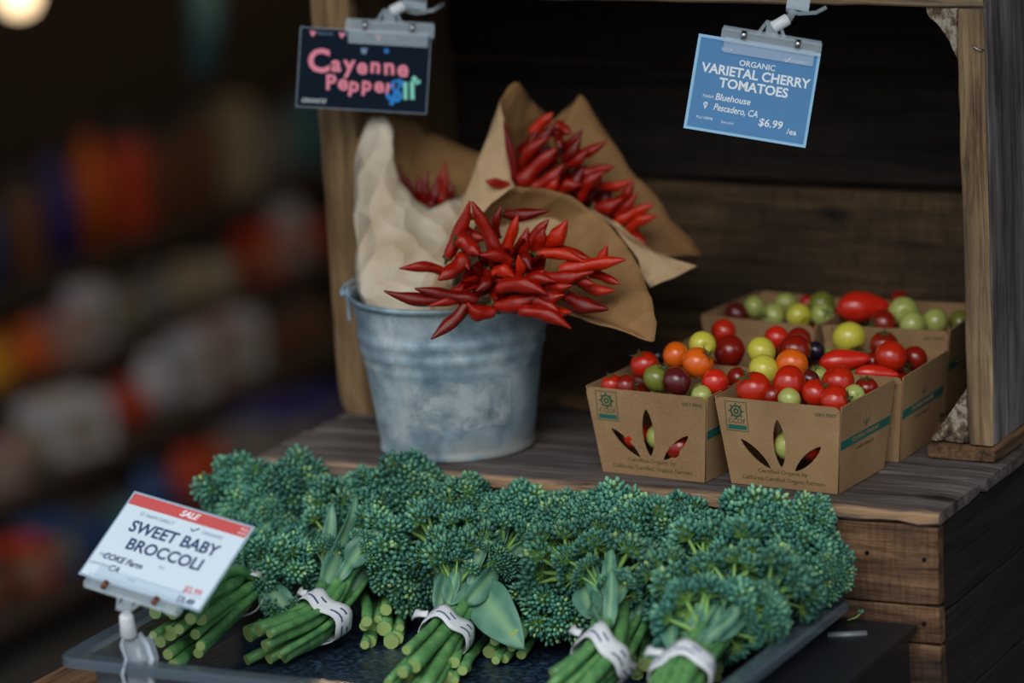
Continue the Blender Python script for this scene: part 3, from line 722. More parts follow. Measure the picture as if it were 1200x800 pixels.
CART = {0: (-.3155, .0300, 0, radians(-5.3), 'brown paper tomato carton at front left, nearest the bucket'),
        1: (-.1740, .0265, 0, radians(-4.7), 'brown paper tomato carton at front right, nearest the step corner'),
        2: (-.1585, .1480, 0, radians(-1.5), 'brown paper carton directly behind the front right carton'),
        3: (-.3030, .1500, 0, radians(-4), 'brown paper carton hidden behind the front left carton'),
        4: (-.2970, .2690, .018, radians(-8), 'raised brown carton of green tomatoes at back left in the crate'),
        5: (-.1560, .2700, .018, radians(2), 'raised brown carton at back right with the big red plum tomato')}
for k, v in CART.items(): carton(*v)

# ------------------------------------------------------------------ tomatoes
def tom_mesh(seed, pear=0):
    bm = bmesh.new(); bmesh.ops.create_icosphere(bm, subdivisions=4, radius=1)
    for v in bm.verts:
        c = v.co; r = sqrt(c.x**2+c.y**2)
        c.z *= .94 if not pear else 1
        if c.z > .5 and not pear: c.z -= .16*math.exp(-(r/.28)**2)
        k = 1+.012*cos(5*atan2(c.y, c.x)+seed)*max(0, c.z); c.x *= k; c.y *= k
        if pear:
            t = (c.z+1)/2; w = 1.08-.34*t**1.3+.05*sin(t*6); c.x *= w; c.y *= w; c.x += .14*sin(t*3)
    me = bpy.data.meshes.new('tomato'); bm.to_mesh(me); bm.free(); me.polygons.foreach_set('use_smooth', [True]*len(me.polygons)); return me
TM = {}
def tom_me(col, pear):
    if (col, pear) not in TM:
        m = tom_mesh(len(TM), pear); m.materials.append(TOM[col]); TM[(col, pear)] = m
    return TM[(col, pear)]
mb = MB()
for k in range(5):
    a = 2*pi*k/5; d = Vector((cos(a), sin(a), 0)); s = Vector((-sin(a), cos(a), 0))
    p = [Vector((0, 0, .80)), d*.25+s*.09+Vector((0, 0, .86)), d*.55+s*.05+Vector((0, 0, .90)), d*.75+Vector((0, 0, .98)), d*.55-s*.05+Vector((0, 0, .91)), d*.25-s*.09+Vector((0, 0, .87))]
    mb.add(p, [(0, 1, 5), (1, 2, 4, 5), (2, 3, 4)])
mb.tube([(0, 0, .78), (.02, 0, 1.0), (.1, .03, 1.18)], [.07, .05, .05], 6)
CALYX = mb.build('calyx', M_calyx, None, False); COL.objects.unlink(CALYX)
TOMS = [ # px,py,r,colour,carton,t depth, calyx dir(or None), label, pear(half length, angle)
 (717, 450, 11.5, 'red', 0, .10, (-.2, .9), 'small red tomato in the front left corner of the carton nearest the bucket'), (734, 452, 12, 'darkred', 0, .08, (.9, .1), 'small dark red tomato second from left in the carton nearest the bucket'),
 (755, 427, 15.5, 'red', 0, .42, (-.5, .9), 'round red tomato on the left of the pile in the front left carton'), (770, 443, 15.5, 'green', 0, .22, (.6, .8), 'olive green tomato in the front left carton'),
 (793, 447, 16.5, 'purple', 0, .14, None, 'purplish tomato at the front of the front left carton'), (792, 416, 14.8, 'orange', 0, .50, None, 'orange tomato behind the big orange one in the front left carton'),
 (818, 425, 17.5, 'orange', 0, .36, (.75, .65), 'big glossy orange tomato with a dark calyx'), (838, 448, 14.8, 'bright', 0, .24, None, 'red tomato at the right of the front left carton'),
 (823, 404, 15, 'yellow', 0, .72, None, 'yellow tomato peeking behind the big orange tomato'), (822, 464, 12, 'lime', 0, .06, None, 'flat yellow green tomato at the front rim of the front left carton'),
 (770, 418, 10, 'black', 0, .80, None, 'small blackish tomato behind the pile in the front left carton'), (864, 443, 12, 'darkred', 0, .62, None, 'dark red tomato in the rear right corner of the front left carton'),
 (855, 412, 18, 'darkred', 3, .10, None, 'large dark red tomato between the orange and yellow ones'), (848, 389, 14.5, 'red', 3, .5, None, 'red tomato just above the large dark red one'),
 (892, 412, 16.5, 'yellow', 1, .95, None, 'round pale yellow tomato above the lime yellow one'), (895, 434, 17.5, 'yellow', 1, .5, None, 'lime yellow tomato behind the front left red one in the front right carton'),
 (883, 455, 19, 'red', 1, .14, (-.6, .85), 'big red tomato in the front left corner of the front right carton'), (925, 448, 18.8, 'red', 1, .24, None, 'big round red tomato in the middle of the front right carton'),
 (928, 427, 17.5, 'orange', 1, .62, None, 'orange tomato behind the big round red one'), (910, 396, 13.5, 'bright', 3, .45, None, 'small bright red tomato near the back left carton'),
 (931, 411, 18.5, 'darkred', 2, .12, None, 'large dark red tomato behind the orange one'), (936, 398, 13.5, 'darkred', 2, .5, None, 'dark red tomato half hidden under the back left carton rim'),
 (925, 468, 13, 'lime', 1, .06, None, 'pale green tomato low at the front rim of the front right carton'), (956, 461, 16, 'red', 1, .22, (.7, .6), 'red tomato right of the pale green one in the front right carton'),
 (982, 447, 18, 'red', 1, .50, None, 'pinkish red tomato with a window shine in the front right carton'), (979, 470, 17.5, 'red', 1, .14, (.85, .15), 'red tomato with a stubby calyx in the near right corner'),
 (1001, 463, 12, 'lime', 1, .42, None, 'small green tomato at the right wall of the front right carton'), (1015, 455, 13, 'darkred', 1, .72, (-.1, .9), 'small dark red tomato in the rear right corner of the front right carton'),
 (948, 446, 12, 'purple', 1, .66, None, 'dark purple tomato deep in the front right carton'), (958, 441, 12, 'lime', 1, .82, (-.2, .9), 'green tomato under the red plum tomato'),
 (905, 464, 14, 'darkred', 1, .18, None, 'dark red tomato between two big red ones in the front right carton'),
 (995, 396, 18.5, 'yellow', 2, .62, (.3, -.8), 'large pale yellow tomato leaning on the back right carton'), (990, 423, 13.5, 'bright', 2, .22, None, 'long red plum tomato in the carton behind the front right one', (30, -6)),
 (1028, 438, 9.5, 'bright', 2, .10, None, 'slim red plum tomato at the near rim of the second right carton', (26, 4)), (1044, 418, 17.5, 'red', 2, .40, None, 'glossy red tomato with a bright highlight in the second right carton'),
 (1036, 404, 15.5, 'darkred', 2, .68, (.0, .95), 'dark red tomato with a pale curling stem'), (1072, 420, 14, 'darkred', 2, .66, (-.6, -.4), 'dark red tomato in the rear right corner of the second right carton'),
 (956, 411, 11, 'black', 2, .55, None, 'blackish blue tomato left of the pale yellow one'), (1022, 424, 11, 'darkred', 2, .45, None, 'small dark red tomato between the plum and glossy tomatoes'), 
 (863, 368, 13.5, 'purple', 4, .30, None, 'blackish purple tomato in the left corner of the back left carton'), (884, 360, 12.5, 'lime', 4, .50, None, 'pale green tomato second from left in the back left carton'),
 (906, 370, 13.5, 'lime', 4, .22, (-.7, 0), 'pale green tomato low at the rim of the back left carton'), (921, 356, 12.5, 'lime', 4, .60, None, 'pale green tomato topmost in the middle of the back left carton'), (936, 370, 14, 'yellow', 4, .22, None, 'yellow green tomato in the middle front of the back left carton'),
 (963, 357, 14.5, 'green', 4, .62, None, 'olive tomato topmost at the right of the back left carton'), (964, 369, 13.5, 'lime', 4, .35, (.2, .1), 'green tomato with a dark calyx facing out, right end of back left carton'), (946, 355, 9, 'red', 4, .85, None, 'small red tomato at the very back of the back left carton'),
 (1012, 360, 17.5, 'bright', 5, .38, None, 'largest bright red plum tomato, on top of the back right carton', (31, -2)), (1035, 379, 15, 'darkred', 5, .16, (-.95, 0), 'dark red tomato below the largest plum tomato'),
 (1059, 366, 17, 'lime', 5, .42, None, 'big pale green tomato right of the largest plum tomato'), (1069, 381, 15.5, 'lime', 5, .16, None, 'pale green tomato at the rim of the back right carton'),
 (1096, 377, 15, 'lime', 5, .36, None, 'pale green tomato third from left among the green ones in the back right carton'), (1126, 378, 13.5, 'green', 5, .60, None, 'yellow green tomato beside the crate post'), (1054, 352, 11, 'darkred', 5, .85, None, 'small dark red tomato behind the big pale green one')]
HID = [(0, 16), (1, 16), (2, 16), (3, 14), (4, 12), (5, 12)]
def place_tom(P, R, col, label, group, caly, pear, pang):
    o = link(bpy.data.objects.new('cherry_tomato', tom_me(col, 1 if pear else 0))); tag(o, label, 'tomato', group)
    o.location = P
    if pear:
        ax = RGT*cos(radians(-pang))+UPV*sin(radians(-pang)); q = ax.to_track_quat('Z', 'Y'); o.rotation_mode = 'QUATERNION'; o.rotation_quaternion = q; o.scale = (R, R, pear)
    else:
        d = Vector((rnd.uniform(-1, 1), rnd.uniform(-1, 1), rnd.uniform(-.6, .2)))
        if caly: d = RGT*caly[0]+UPV*caly[1]-FWD*.45
        o.rotation_mode = 'QUATERNION'; o.rotation_quaternion = d.to_track_quat('Z', 'Y'); o.scale = (R, R, R)
        if caly: q = inst(CALYX, parent=o, M=Matrix()); q.name = 'calyx'
    return o
PLACED = []
for T in TOMS:
    px, py, r, col, ci, t, cal, lab = T[:8]; c = CART[ci]
    yy = c[1]+.004+t*(CD-.008)
    P = un(px, py, 1, yy)
    R = 1.09*r*(P-CAM).dot(FWD)/FPX
    zmin = c[2]+R+.004
    pe = T[8][0]*(P-CAM).dot(FWD)/FPX if len(T) > 8 else 0
    PLACED.append((P, max(R, pe*.8)))
    place_tom(P, R, col, lab, None, cal, pe, T[8][1] if len(T) > 8 else 0)
for ci, n in HID:      # tomatoes lower in each carton, seen through the cut-outs and between the others
    c = CART[ci]; k = 0; tries = 0
    nm = {0: 'front left', 1: 'front right', 2: 'second right', 3: 'second left', 4: 'back left', 5: 'back right'}[ci]
    while k < n and tries < 4000:
        tries += 1; R = rnd.uniform(.0125, .0155); z = rnd.uniform(R+.003, .078) if k % 2 else rnd.uniform(.055, .080)
        f = CWB/2+(CW-CWB)/2*z/CH_-R-.0015; g = CDB/2+(CD-CDB)/2*z/CH_-R-.0015
        lx, ly = rnd.uniform(-f, f), rnd.uniform(-g, g)
        if k < 3: ly = -g+.001; z = rnd.uniform(.026, .048); lx = [-.026, .0, .028][k]*.95
        P = Vector((c[0], c[1], c[2]))+Matrix.Rotation(c[3], 3, 'Z') @ Vector((lx, ly+CD/2, z))
        if tries < 3000 and any((P-q).length < (R+s)*.80 for q, s in PLACED): 
            if k >= 3: continue
        PLACED.append((P, R)); k += 1
        place_tom(P, R, rnd.choice(['darkred', 'darkred', 'lime', 'red']) if k != 2 else 'lime', 'cherry tomato lying low inside the %s carton' % nm, 'tomatoes low in the %s carton' % nm, None, 0, 0)

# ------------------------------------------------------------------ signs
def card_frame(tl, tr, bl, br, d, tilt=0):
    ds = d if isinstance(d, tuple) else (d,)*4
    P = [at(p[0], p[1], q) for p, q in zip((tl, tr, bl, br), ds)]
    c = sum(P, Vector())/4; x = ((P[1]-P[0])+(P[3]-P[2])).normalized(); y = ((P[0]-P[2])+(P[1]-P[3])); y = (y-x*y.dot(x)).normalized()
    z = x.cross(y); w = ((P[1]-P[0]).length+(P[3]-P[2]).length)/2; h = ((P[0]-P[2]).length+(P[1]-P[3]).length)/2
    M = Matrix((x, y, z)).transposed().to_4x4(); M.translation = c; return M, w, h
def clip(root, w, h, top=True, cx=0, W=.088, pin=M_metal):
    s = 1 if top else -1; y = s*h/2
    mb = MB()
    ys = sorted((y-s*.014, y+s*.001)); mb.box((cx-W/2, ys[0], .0014), (cx+W/2, ys[1], .0028))
    ys = sorted((y-s*.004, y+s*.009)); mb.box((cx-W/2-.004, ys[0], -.0035), (cx+W/2+.006, ys[1], .0045))
    mb.tube([(cx-W/2-.003, y+s*.0095, .001), (cx+W/2+.005, y+s*.0095, .001)], .0026, 8); mb.build('clip_bar', M_clear, root)
    mb = MB(); t = .0016
    a = [Vector((cx-.013, y+s*.009, 0)), Vector((cx-.006, y+s*.022, 0)), Vector((cx+.006, y+s*.022, 0)), Vector((cx+.013, y+s*.009, 0))]
    mb.tube(a, .0020, 6, cap=True); mb.box((cx-.006, min(y+s*.009, y+s*.021), -.0006), (cx+.006, max(y+s*.009, y+s*.021), .0006)); mb.build('hanger', M_clear, root)
    for sx in (-1, 1):
        mb = MB(); mb.tube([(cx+sx*W*.30, y+s*.001, .005), (cx+sx*W*.30, y+s*.009, .005)], .0030, 8); mb.build('pin', pin, root, True)
def joint_and_clamp(root, p0, p1, p2, size=.020):
    # p0 hanger, p1 end of white joint, p2 clamp centre (world)
    L = localise(root, [p0, p1, p2]); mb = MB()
    d = (L[1]-L[0]).normalized()
    mb.tube([L[0], L[0]+d*.0012, L[1]-d*.0012, L[1]], [.0048, .0060, .0060, .0048], 14); mb.build('swivel_joint', M_white, root, True)
    mb = MB(); c = L[2]; s = size
    mb.tube([L[1], L[1].lerp(c, .5)], .004, 8)
    mb.box((c.x-s*.55, c.y-s*.25, c.z-s*.25), (c.x+s*.55, c.y+s*.55, c.z-s*.05)); mb.box((c.x-s*.55, c.y-s*.25, c.z+s*.12), (c.x+s*.55, c.y+s*.55, c.z+s*.25))
    mb.tube([c+Vector((-s*.5, -s*.3, .0)), c+Vector((s*.1, -s*.42, .004)), c+Vector((s*.9, -s*.25, .006)), c+Vector((s*1.35, s*.1, .002))], .0022, 6)
    mb.tube([c+Vector((-s*.55, 0, s*.05)), c+Vector((s*.55, 0, s*.05))], s*.2, 10)
    mb.build('clear_clamp', M_clear, root, False)
def card(root, w, h, bord, bmat, fmat):
    mb = MB(); mb.box((-w/2, -h/2, -.0006), (w/2, h/2, 0)); mb.build('sleeve', bmat, root)
    mb = MB(); mb.box((-w/2+bord, -h/2+bord, .0001), (w/2-bord, h/2-bord, .0004)); mb.build('card', fmat, root)

# blue tomato sign
M, w, h = card_frame((822, 41), (965, 62), (798, 148), (941, 174), 3.715)
sg = thing('price_sign', None, 'hanging light blue sign reading varietal cherry tomatoes', 'sign', M=M)
card(sg, w, h, .0028, M_cardlight, M_cardblue)
a = Art(); k = w/.1195
a.text('ORGANIC', .001, .0245, .0078, M_txtw, offset=.00012)
a.text('VARIETAL CHERRY', .001, .0145, .0128, M_txtw, offset=.00035, xs=.98)
a.text('TOMATOES', .001, .0025, .0128, M_txtw, offset=.00035)
a.text('FARM', -.0465, -.0125, .0042, M_txtw, align='LEFT'); a.text('Bluehouse', -.0345, -.0115, .0092, M_txtw, align='LEFT', offset=.00012, shear=.15, xs=.9)
a.text('Pescadero, CA', -.0345, -.0215, .0092, M_txtw, align='LEFT', offset=.00012, shear=.2, xs=.78, rot=-.02)
a.disc(-.0425, -.0198, .0021, M_txtw, .0006, 14, r0=.0008); a.poly([(-.0444, -.0205), (-.0425, -.0250), (-.0406, -.0205)], M_txtw, .0006)
a.text('PLU 93898', -.0495, -.0335, .0036, M_txtw, align='LEFT'); a.text('Size pint', -.019, -.0345, .0036, M_txtw)
a.text('$6.99', .0225, -.0290, .0105, M_txtw, offset=.00015, shear=.1); a.text('/ea', .0440, -.0335, .0080, M_txtw, offset=.0001)
a.text('FARM DIRECT', .038, .0345, .0038, M_txtw); a.stroke([(.026, .0345), (.0275, .0325), (.0315, .0375)], .0006, M_txtw)
a.text('LOCAL', -.030, .0355, .0036, M_txtw)
a.build(sg)
clip(sg, w, h, True, .0095, .088)
joint_and_clamp(sg, at(905, 33, 3.715), at(924, 22, 3.715), at(935, 6, 3.725), .020)
# cayenne sign
M, w, h = card_frame((355, 32), (508, 40), (344, 124), (497, 134), 3.965)
sg = thing('price_sign', None, 'hanging black chalk sign with pink lettering for cayenne pepper', 'sign', M=M)
card(sg, w, h, .0007, M_sleeve, M_carddark)
a = Art()
def letters(txt, x, y, size, adv, mat, off=.0012, wob=.10, zz=.0007):
    a.begin('lettering')
    for i, ch in enumerate(txt):
        zz += .00003
        a.text(ch, x, y+.0010*sin(i*2.3), size*(1+.05*sin(i*1.7)), mat, z=zz, rot=wob*sin(i*1.9+.5), offset=off); x += adv[i] if isinstance(adv, (list, tuple)) else adv
    a.end()
letters('C', -.0465, .0060, .0330, .01, M_pink, .0011)
letters('ayenne', -.0285, .0045, .0230, [.0136, .0134, .0136, .0142, .0142, .01], M_pink, .0008, .08)
letters('Pepper', -.0330, -.0150, .0215, [.0125, .0118, .0128, .0128, .0110, .01], M_pink, .0007, .10, .0008)
a.text('$', .0345, -.0200, .0330, M_blue2, z=.0010, rot=-.30, offset=.0008)
letters('11', .0445, -.0195, .0240, .0070, M_mint, .0009, .12, .0012); a.disc(.0530, -.0055, .0028, M_mint, .0012); a.disc(.0575, -.0085, .0022, M_mint, .0012); a.poly([(.0530, -.009), (.058, -.0065), (.056, -.0125)], M_mint, .0012)
a.text('GRANITE', -.0500, -.0345, .0062, M_txtw, shear=.3)
for x_, tx_ in ((-.0545, 'ORGANIC'), (-.0245, 'FARM DIRECT'), (.0135, 'LOCAL')):
    a.poly([(x_-.0035, .0375), (x_+.0035, .0375), (x_+.0008, .0320), (x_-.0008, .0320)], M_pink, .0006); a.text(tx_, x_+.0125, .0355, .0040, M_txtg)
a.poly([(-.004, .023), (.003, .023), (.0015, .017), (-.003, .017)], M_txtg, .0006); a.disc(.0225, .0215, .0028, M_blue2, .0006, 5)
a.build(sg)
clip(sg, w, h, True, .0235, .082)
joint_and_clamp(sg, at(458, 14, 3.965), at(474, 6, 3.965), at(486, 5, 3.975), .022)
# broccoli sign
M, w, h = card_frame((158, 575), (300, 617), (91, 672), (233, 717), (3.665, 3.592, 3.618, 3.545))
sg = thing('price_sign', None, 'tilted white sale sign with red top band for sweet baby broccoli', 'sign', M=M)
card(sg, w, h, .0022, M_sleeve, M_cardwhite)
kk = w/.1204; w0, h0 = w/kk, h/kk; a = Art(); t_ = h0/2-.0022
a.rect(-w0/2+.0022, t_-.0105, w0/2-.0022, t_, M_red, .0006)
a.text('SALE', .0, t_-.0052, .0080, M_txtw, z=.0007, shear=.3, offset=.0002); a.text('SALE', w0/2-.007, t_-.0035, .0032, M_txtw, z=.0007); a.text('50 EA', w0/2-.007, t_-.0075, .0030, M_txtw, z=.0007)
a.text('FARM DIRECT', -.022, t_-.0165, .0046, M_txtg); a.disc(-.040, t_-.016, .0018, M_txtg, .0006, r0=.0012); a.text('ORGANIC', .030, t_-.0165, .0046, M_txtg); a.stroke([(.009, t_-.0160), (.011, t_-.0182), (.016, t_-.0140)], .0006, M_txtn)
a.text('SWEET BABY', 0, .0115, .0150, M_txtn, offset=.00035); a.text('BROCCOLI', .001, -.0045, .0150, M_txtn, offset=.00035)
a.text('FARM', -.0485, -.0200, .0040, M_txtg); a.text('COKE Farm', -.0300, -.0205, .0078, M_txtn, shear=.2, offset=.0002); a.text('LOCATION', -.0470, -.0290, .0040, M_txtg); a.text('CA', -.0330, -.0295, .0078, M_txtn, shear=.2, offset=.0002)
a.text('PLU', .006, -.0160, .0032, M_txtg); a.text('94901', -.012, -.0345, .0032, M_txtg); a.rect(-.01, -.0315, w0/2-.004, -.0312, M_txtg, .0006)
a.text('$2.99', .044, -.0275, .0075, M_redink, offset=.0002); a.text('$3.49', .043, -.0375, .0075, M_txtn, offset=.0003)
for _nm, mb, _m in a.items: mb.V = [(v[0]*kk, v[1]*kk, v[2]) for v in mb.V]
a.build(sg)
clip(sg, w, h, False, -.004, .100, M_rust)
R0 = at(138, 718, 3.595)
joint_and_clamp_pts = (at(147, 716, 3.585), at(151, 744, 3.602))
L = localise(sg, [*joint_and_clamp_pts]); mb = MB(); d = (L[1]-L[0]).normalized()
mb.tube([L[0]+d*.004, L[0]+d*.006, L[1]-d*.002, L[1]], [.0050, .0066, .0080, .0070], 14); mb.build('swivel_joint', M_white, sg, True)
# wavy clear clamp gripping the tray rim
mb = MB()
for off in (-8, 22):
    pts = [(150+off*.6, 742, 3.600), (150+off, 756, 3.596), (156+off, 772, 3.592), (151+off, 790, 3.590), (156+off*1.1, 806, 3.588), (160+off, 822, 3.59)]
    mb.tube(localise(sg, [at(*p) for p in pts]), .0034, 8, sq=(1, .5))
pl = [(142, 748), (172, 746), (178, 772), (176, 815), (150, 815), (150, 772)]
f = localise(sg, [at(p[0], p[1], 3.600) for p in pl]); b_ = localise(sg, [at(p[0], p[1], 3.604) for p in pl])
mb.add(f+b_, [(0, 1, 2, 3, 4, 5), (11, 10, 9, 8, 7, 6)]+[(i, i+6, (i+1) % 6+6, (i+1) % 6) for i in range(6)])
pl = [(172, 746), (178, 742), (186, 770), (182, 815), (176, 815)]
f = localise(sg, [at(p[0], p[1], 3.606) for p in pl]); b_ = localise(sg, [at(p[0], p[1], 3.635) for p in pl])
mb.add(f+b_, [(0, 1, 2, 3, 4), (9, 8, 7, 6, 5)]+[(i, i+5, (i+1) % 5+5, (i+1) % 5) for i in range(5)])
mb.build('clear_clamp', M_clear, sg, True)

# ------------------------------------------------------------------ trays
TX0, TX1, TY0, TY1, TZ, TF = -.738, -.086, -.408, -.010, -.090, -.1505
tr = thing('plastic_tray', ((TX0+TX1)/2, (TY0+TY1)/2, TF), 'clear smoky plastic tray full of baby broccoli bunches', 'tray')
def rrect(x0, y0, x1, y1, r, n=5):
    out = []
    for cx, cy, a0 in ((x1-r, y1-r, 0), (x0+r, y1-r, 90), (x0+r, y0+r, 180), (x1-r, y0+r, 270)):
        for k in range(n+1): a = radians(a0+90*k/n); out.append((cx+r*cos(a), cy+r*sin(a)))
    return out
def tray_shell(x0, y0, x1, y1, z, f, rim, taper, r):
    rings = [(rim*0, z-.006), (0, z), (.002, z+.0015), (rim-.003, z+.0010), (rim, z-.002), (rim+taper*.3, z-(z-f)*.5), (rim+taper, f+.008), (rim+taper+.006, f+.002)]
    V = []; F = []; n = None
    for ins, zz in rings:
        pts = rrect(x0+ins, y0+ins, x1-ins, y1-ins, max(.004, r-ins*.3)); n = len(pts); V += [(p[0], p[1], zz) for p in pts]
    for j in range(len(rings)-1):
        for k in range(n): k2 = (k+1) % n; F.append((j*n+k, j*n+k2, (j+1)*n+k2, (j+1)*n+k))
    F.append(tuple((len(rings)-1)*n+k for k in range(n)))
    return V, F
V, F = tray_shell(TX0, TY0, TX1, TY1, TZ, TF, .020, .012, .022)
o = mk('tray_body', [Vector(v)-tr.location for v in V], F, M_traypl, tr, False); md = o.modifiers.new('t', 'SOLIDIFY'); md.thickness = .002; md.offset = 1
M_liner = base_mat('dark_wet_liner', S((26, 34, 44)), .3)
_t = NT(M_liner); _v = _t.coord((1, 1, 1)); _g = _t.noise(_v, 160, 6, .7)
_t.link(_t.ramp(_g, [(.45, S((20, 30, 42))), (.62, S((54, 78, 104))), (.74, S((96, 124, 142)))]), _t.b.inputs['Base Color']); _t.bump(_g, .4, .002)
V = [(TX0+.036, TY0+.036, TF+.0042), (TX1-.036, TY0+.036, TF+.0042), (TX1-.036, TY1-.036, TF+.0042), (TX0+.036, TY1-.036, TF+.0042)]
mb = MB(); mb.box(V[0], (V[2][0], V[2][1], TF+.006)); mb.V = [Vector(v)-tr.location for v in mb.V]; mb.build('wet_liner', M_liner, tr)
bt = thing('black_tray', (-.070, -.22, -.1525), 'black plastic tray sticking out right of the broccoli tray, with a metal strip', 'tray')
mb = MB(); o_ = bt.location
def bb(lo, hi): mb.box(Vector(lo)-o_, Vector(hi)-o_)
bb((-.1185, -.46, -.117), (-.0225, -.008, -.111)); bb((-.112, -.455, -.298), (-.030, -.012, -.117)); mb.build('tray_body', M_black, bt)
mb = MB(); A = un(970, 744, 2, -.110)-o_; B = un(1016, 742, 2, -.110)-o_; mb.tube([A, B], .0034, 8, sq=(1, .6)); mb.build('metal_strip', base_mat('dull_steel', S((120, 124, 130)), .55, .5), bt, True)

# ------------------------------------------------------------------ broccoli
def floret_geo(seed):
    r = random.Random(seed); V = []; F = []; MI = []; TI = []
    def tube(p, q, ra, rb, n=5, m=1, t=.5):
        d = (q-p).normalized(); a = d.orthogonal().normalized(); b = d.cross(a); s = len(V)
        for (c, rr) in ((p, ra), (q, rb)):
            for k in range(n): th = 2*pi*k/n; V.append(c+(a*cos(th)+b*sin(th))*rr); TI.append(t)
        for k in range(n): k2 = (k+1) % n; F.append((s+k, s+k2, s+n+k2, s+n+k)); MI.append(m)
    def bud(c, d, L, w, t):
        a = d.orthogonal().normalized(); b = d.cross(a); s = len(V); n = 5; th0 = r.uniform(0, 6)
        for (z, k_) in ((0, .55), (.45, 1.0), (.85, .55)):
            for k in range(n): th = th0+2*pi*k/n; V.append(c+d*(L*z)+(a*cos(th)+b*sin(th))*w*k_); TI.append(t)
        V.append(c+d*L); TI.append(t); V.append(c-d*L*.12); TI.append(t)
        for j in range(2):
            for k in range(n): k2 = (k+1) % n; F.append((s+j*n+k, s+j*n+k2, s+(j+1)*n+k2, s+(j+1)*n+k)); MI.append(0)
        for k in range(n): k2 = (k+1) % n; F.append((s+2*n+k, s+2*n+k2, s+3*n)); MI.append(0); F.append((s+k2, s+k, s+3*n+1)); MI.append(0)
    O = Vector((0, 0, -.030)); nb = r.randint(8, 11); half = r.uniform(.34, .46)
    for i in range(nb):
        zc = 1-(i+.5)/nb*half; ph = i*2.39996+r.uniform(-.3, .3); sr = sqrt(max(0, 1-zc*zc))
        d = Vector((sr*cos(ph), sr*sin(ph), zc)).normalized()
        L = r.uniform(.030, .041)*(1.0-.14*sr); tip = O+d*L
        mid = O.lerp(tip, .55)*.9+Vector((0, 0, O.z+L*.5))*.1
        tube(O, mid, .0030, .0019, 5); tube(mid, tip, .0019, .0011, 5)
        nbud = r.randint(24, 36); rad = r.uniform(.0078, .0112)
        fl = r.uniform(-.18, .14)
        a = d.orthogonal().normalized(); b = d.cross(a)
        for j in range(nbud):
            zc2 = 1-(j+.5)/nbud*1.2; p2 = j*2.39996+i; s2 = sqrt(max(0, 1-zc2*zc2))
            dd = (a*cos(p2)*s2+b*sin(p2)*s2+d*zc2).normalized()
            c = tip+dd*rad*r.uniform(.72, 1.05)-d*rad*.15
            tube(tip-d*.004, c, .0007, .0005, 3)
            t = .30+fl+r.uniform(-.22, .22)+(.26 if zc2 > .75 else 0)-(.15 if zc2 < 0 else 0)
            if r.random() < .008: t = .9
            bud(c, (dd+d*.35).normalized(), r.uniform(.0042, .0060), r.uniform(.0017, .0025), min(1, max(0, t)))
    return V, F, MI, TI
FLO = []
for s in range(7):
    V, F, MI, TI = floret_geo(300+s); o = mk('floret', V, F, [M_bud, M_branch], None, True, MI, None, TI); o['kind'] = 'stuff'; COL.objects.unlink(o); FLO.append(o)
def leaf_geo(seed, L=.06, W=.018):
    r = random.Random(seed); n = 12; V = []; F = []; TI = []; cu = r.uniform(.2, 1.1); tw = r.uniform(-.6, .6); wv = r.uniform(0, 6)
    for i in range(n+1):
        t = i/n; w = W*.5*(sin(pi*min(1, t*.97+.03)**.8))**.8+.0009
        c = Vector((0, L*sin(cu*t)/max(cu, .1)*1.0, -L*(1-cos(cu*t))/max(cu, .1)))
        for k in range(5):
            u_ = (k-2)/2; th = tw*t
            x = u_*w; z = abs(u_)**1.5*w*.45+.0016*sin(t*11+wv+k)*abs(u_)
            V.append(c+Vector((x*cos(th)-z*sin(th)*.3, 0, z+x*sin(th)))); TI.append(.75 if k == 2 else 0)
    for i in range(n):
        for k in range(4): a_ = i*5+k; F.append((a_, a_+1, a_+6, a_+5))
    return V, F, TI
LEAF = []
for s in range(6):
    V, F, TI = leaf_geo(500+s, [.05, .065, .055, .075, .045, .06][s], [.013, .017, .020, .014, .022, .011][s]); o = mk('leaf', V, F, M_leaf, None, True, None, None, TI)
    md = o.modifiers.new('t', 'SOLIDIFY'); md.thickness = .0006; COL.objects.unlink(o); LEAF.append(o)
HN = Vector((0, -.33, .94)).normalized()
def heap(px, py, lift=0): return unplane(px, py, Vector((0, -.03, -.030+lift)), HN)
def bez(p0, p1, p2, p3, n=12):
    out = []
    for i in range(n+1):
        t = i/n; s = 1-t; out.append(p0*(s**3)+p1*(3*s*s*t)+p2*(3*s*t*t)+p3*(t**3))
    return out
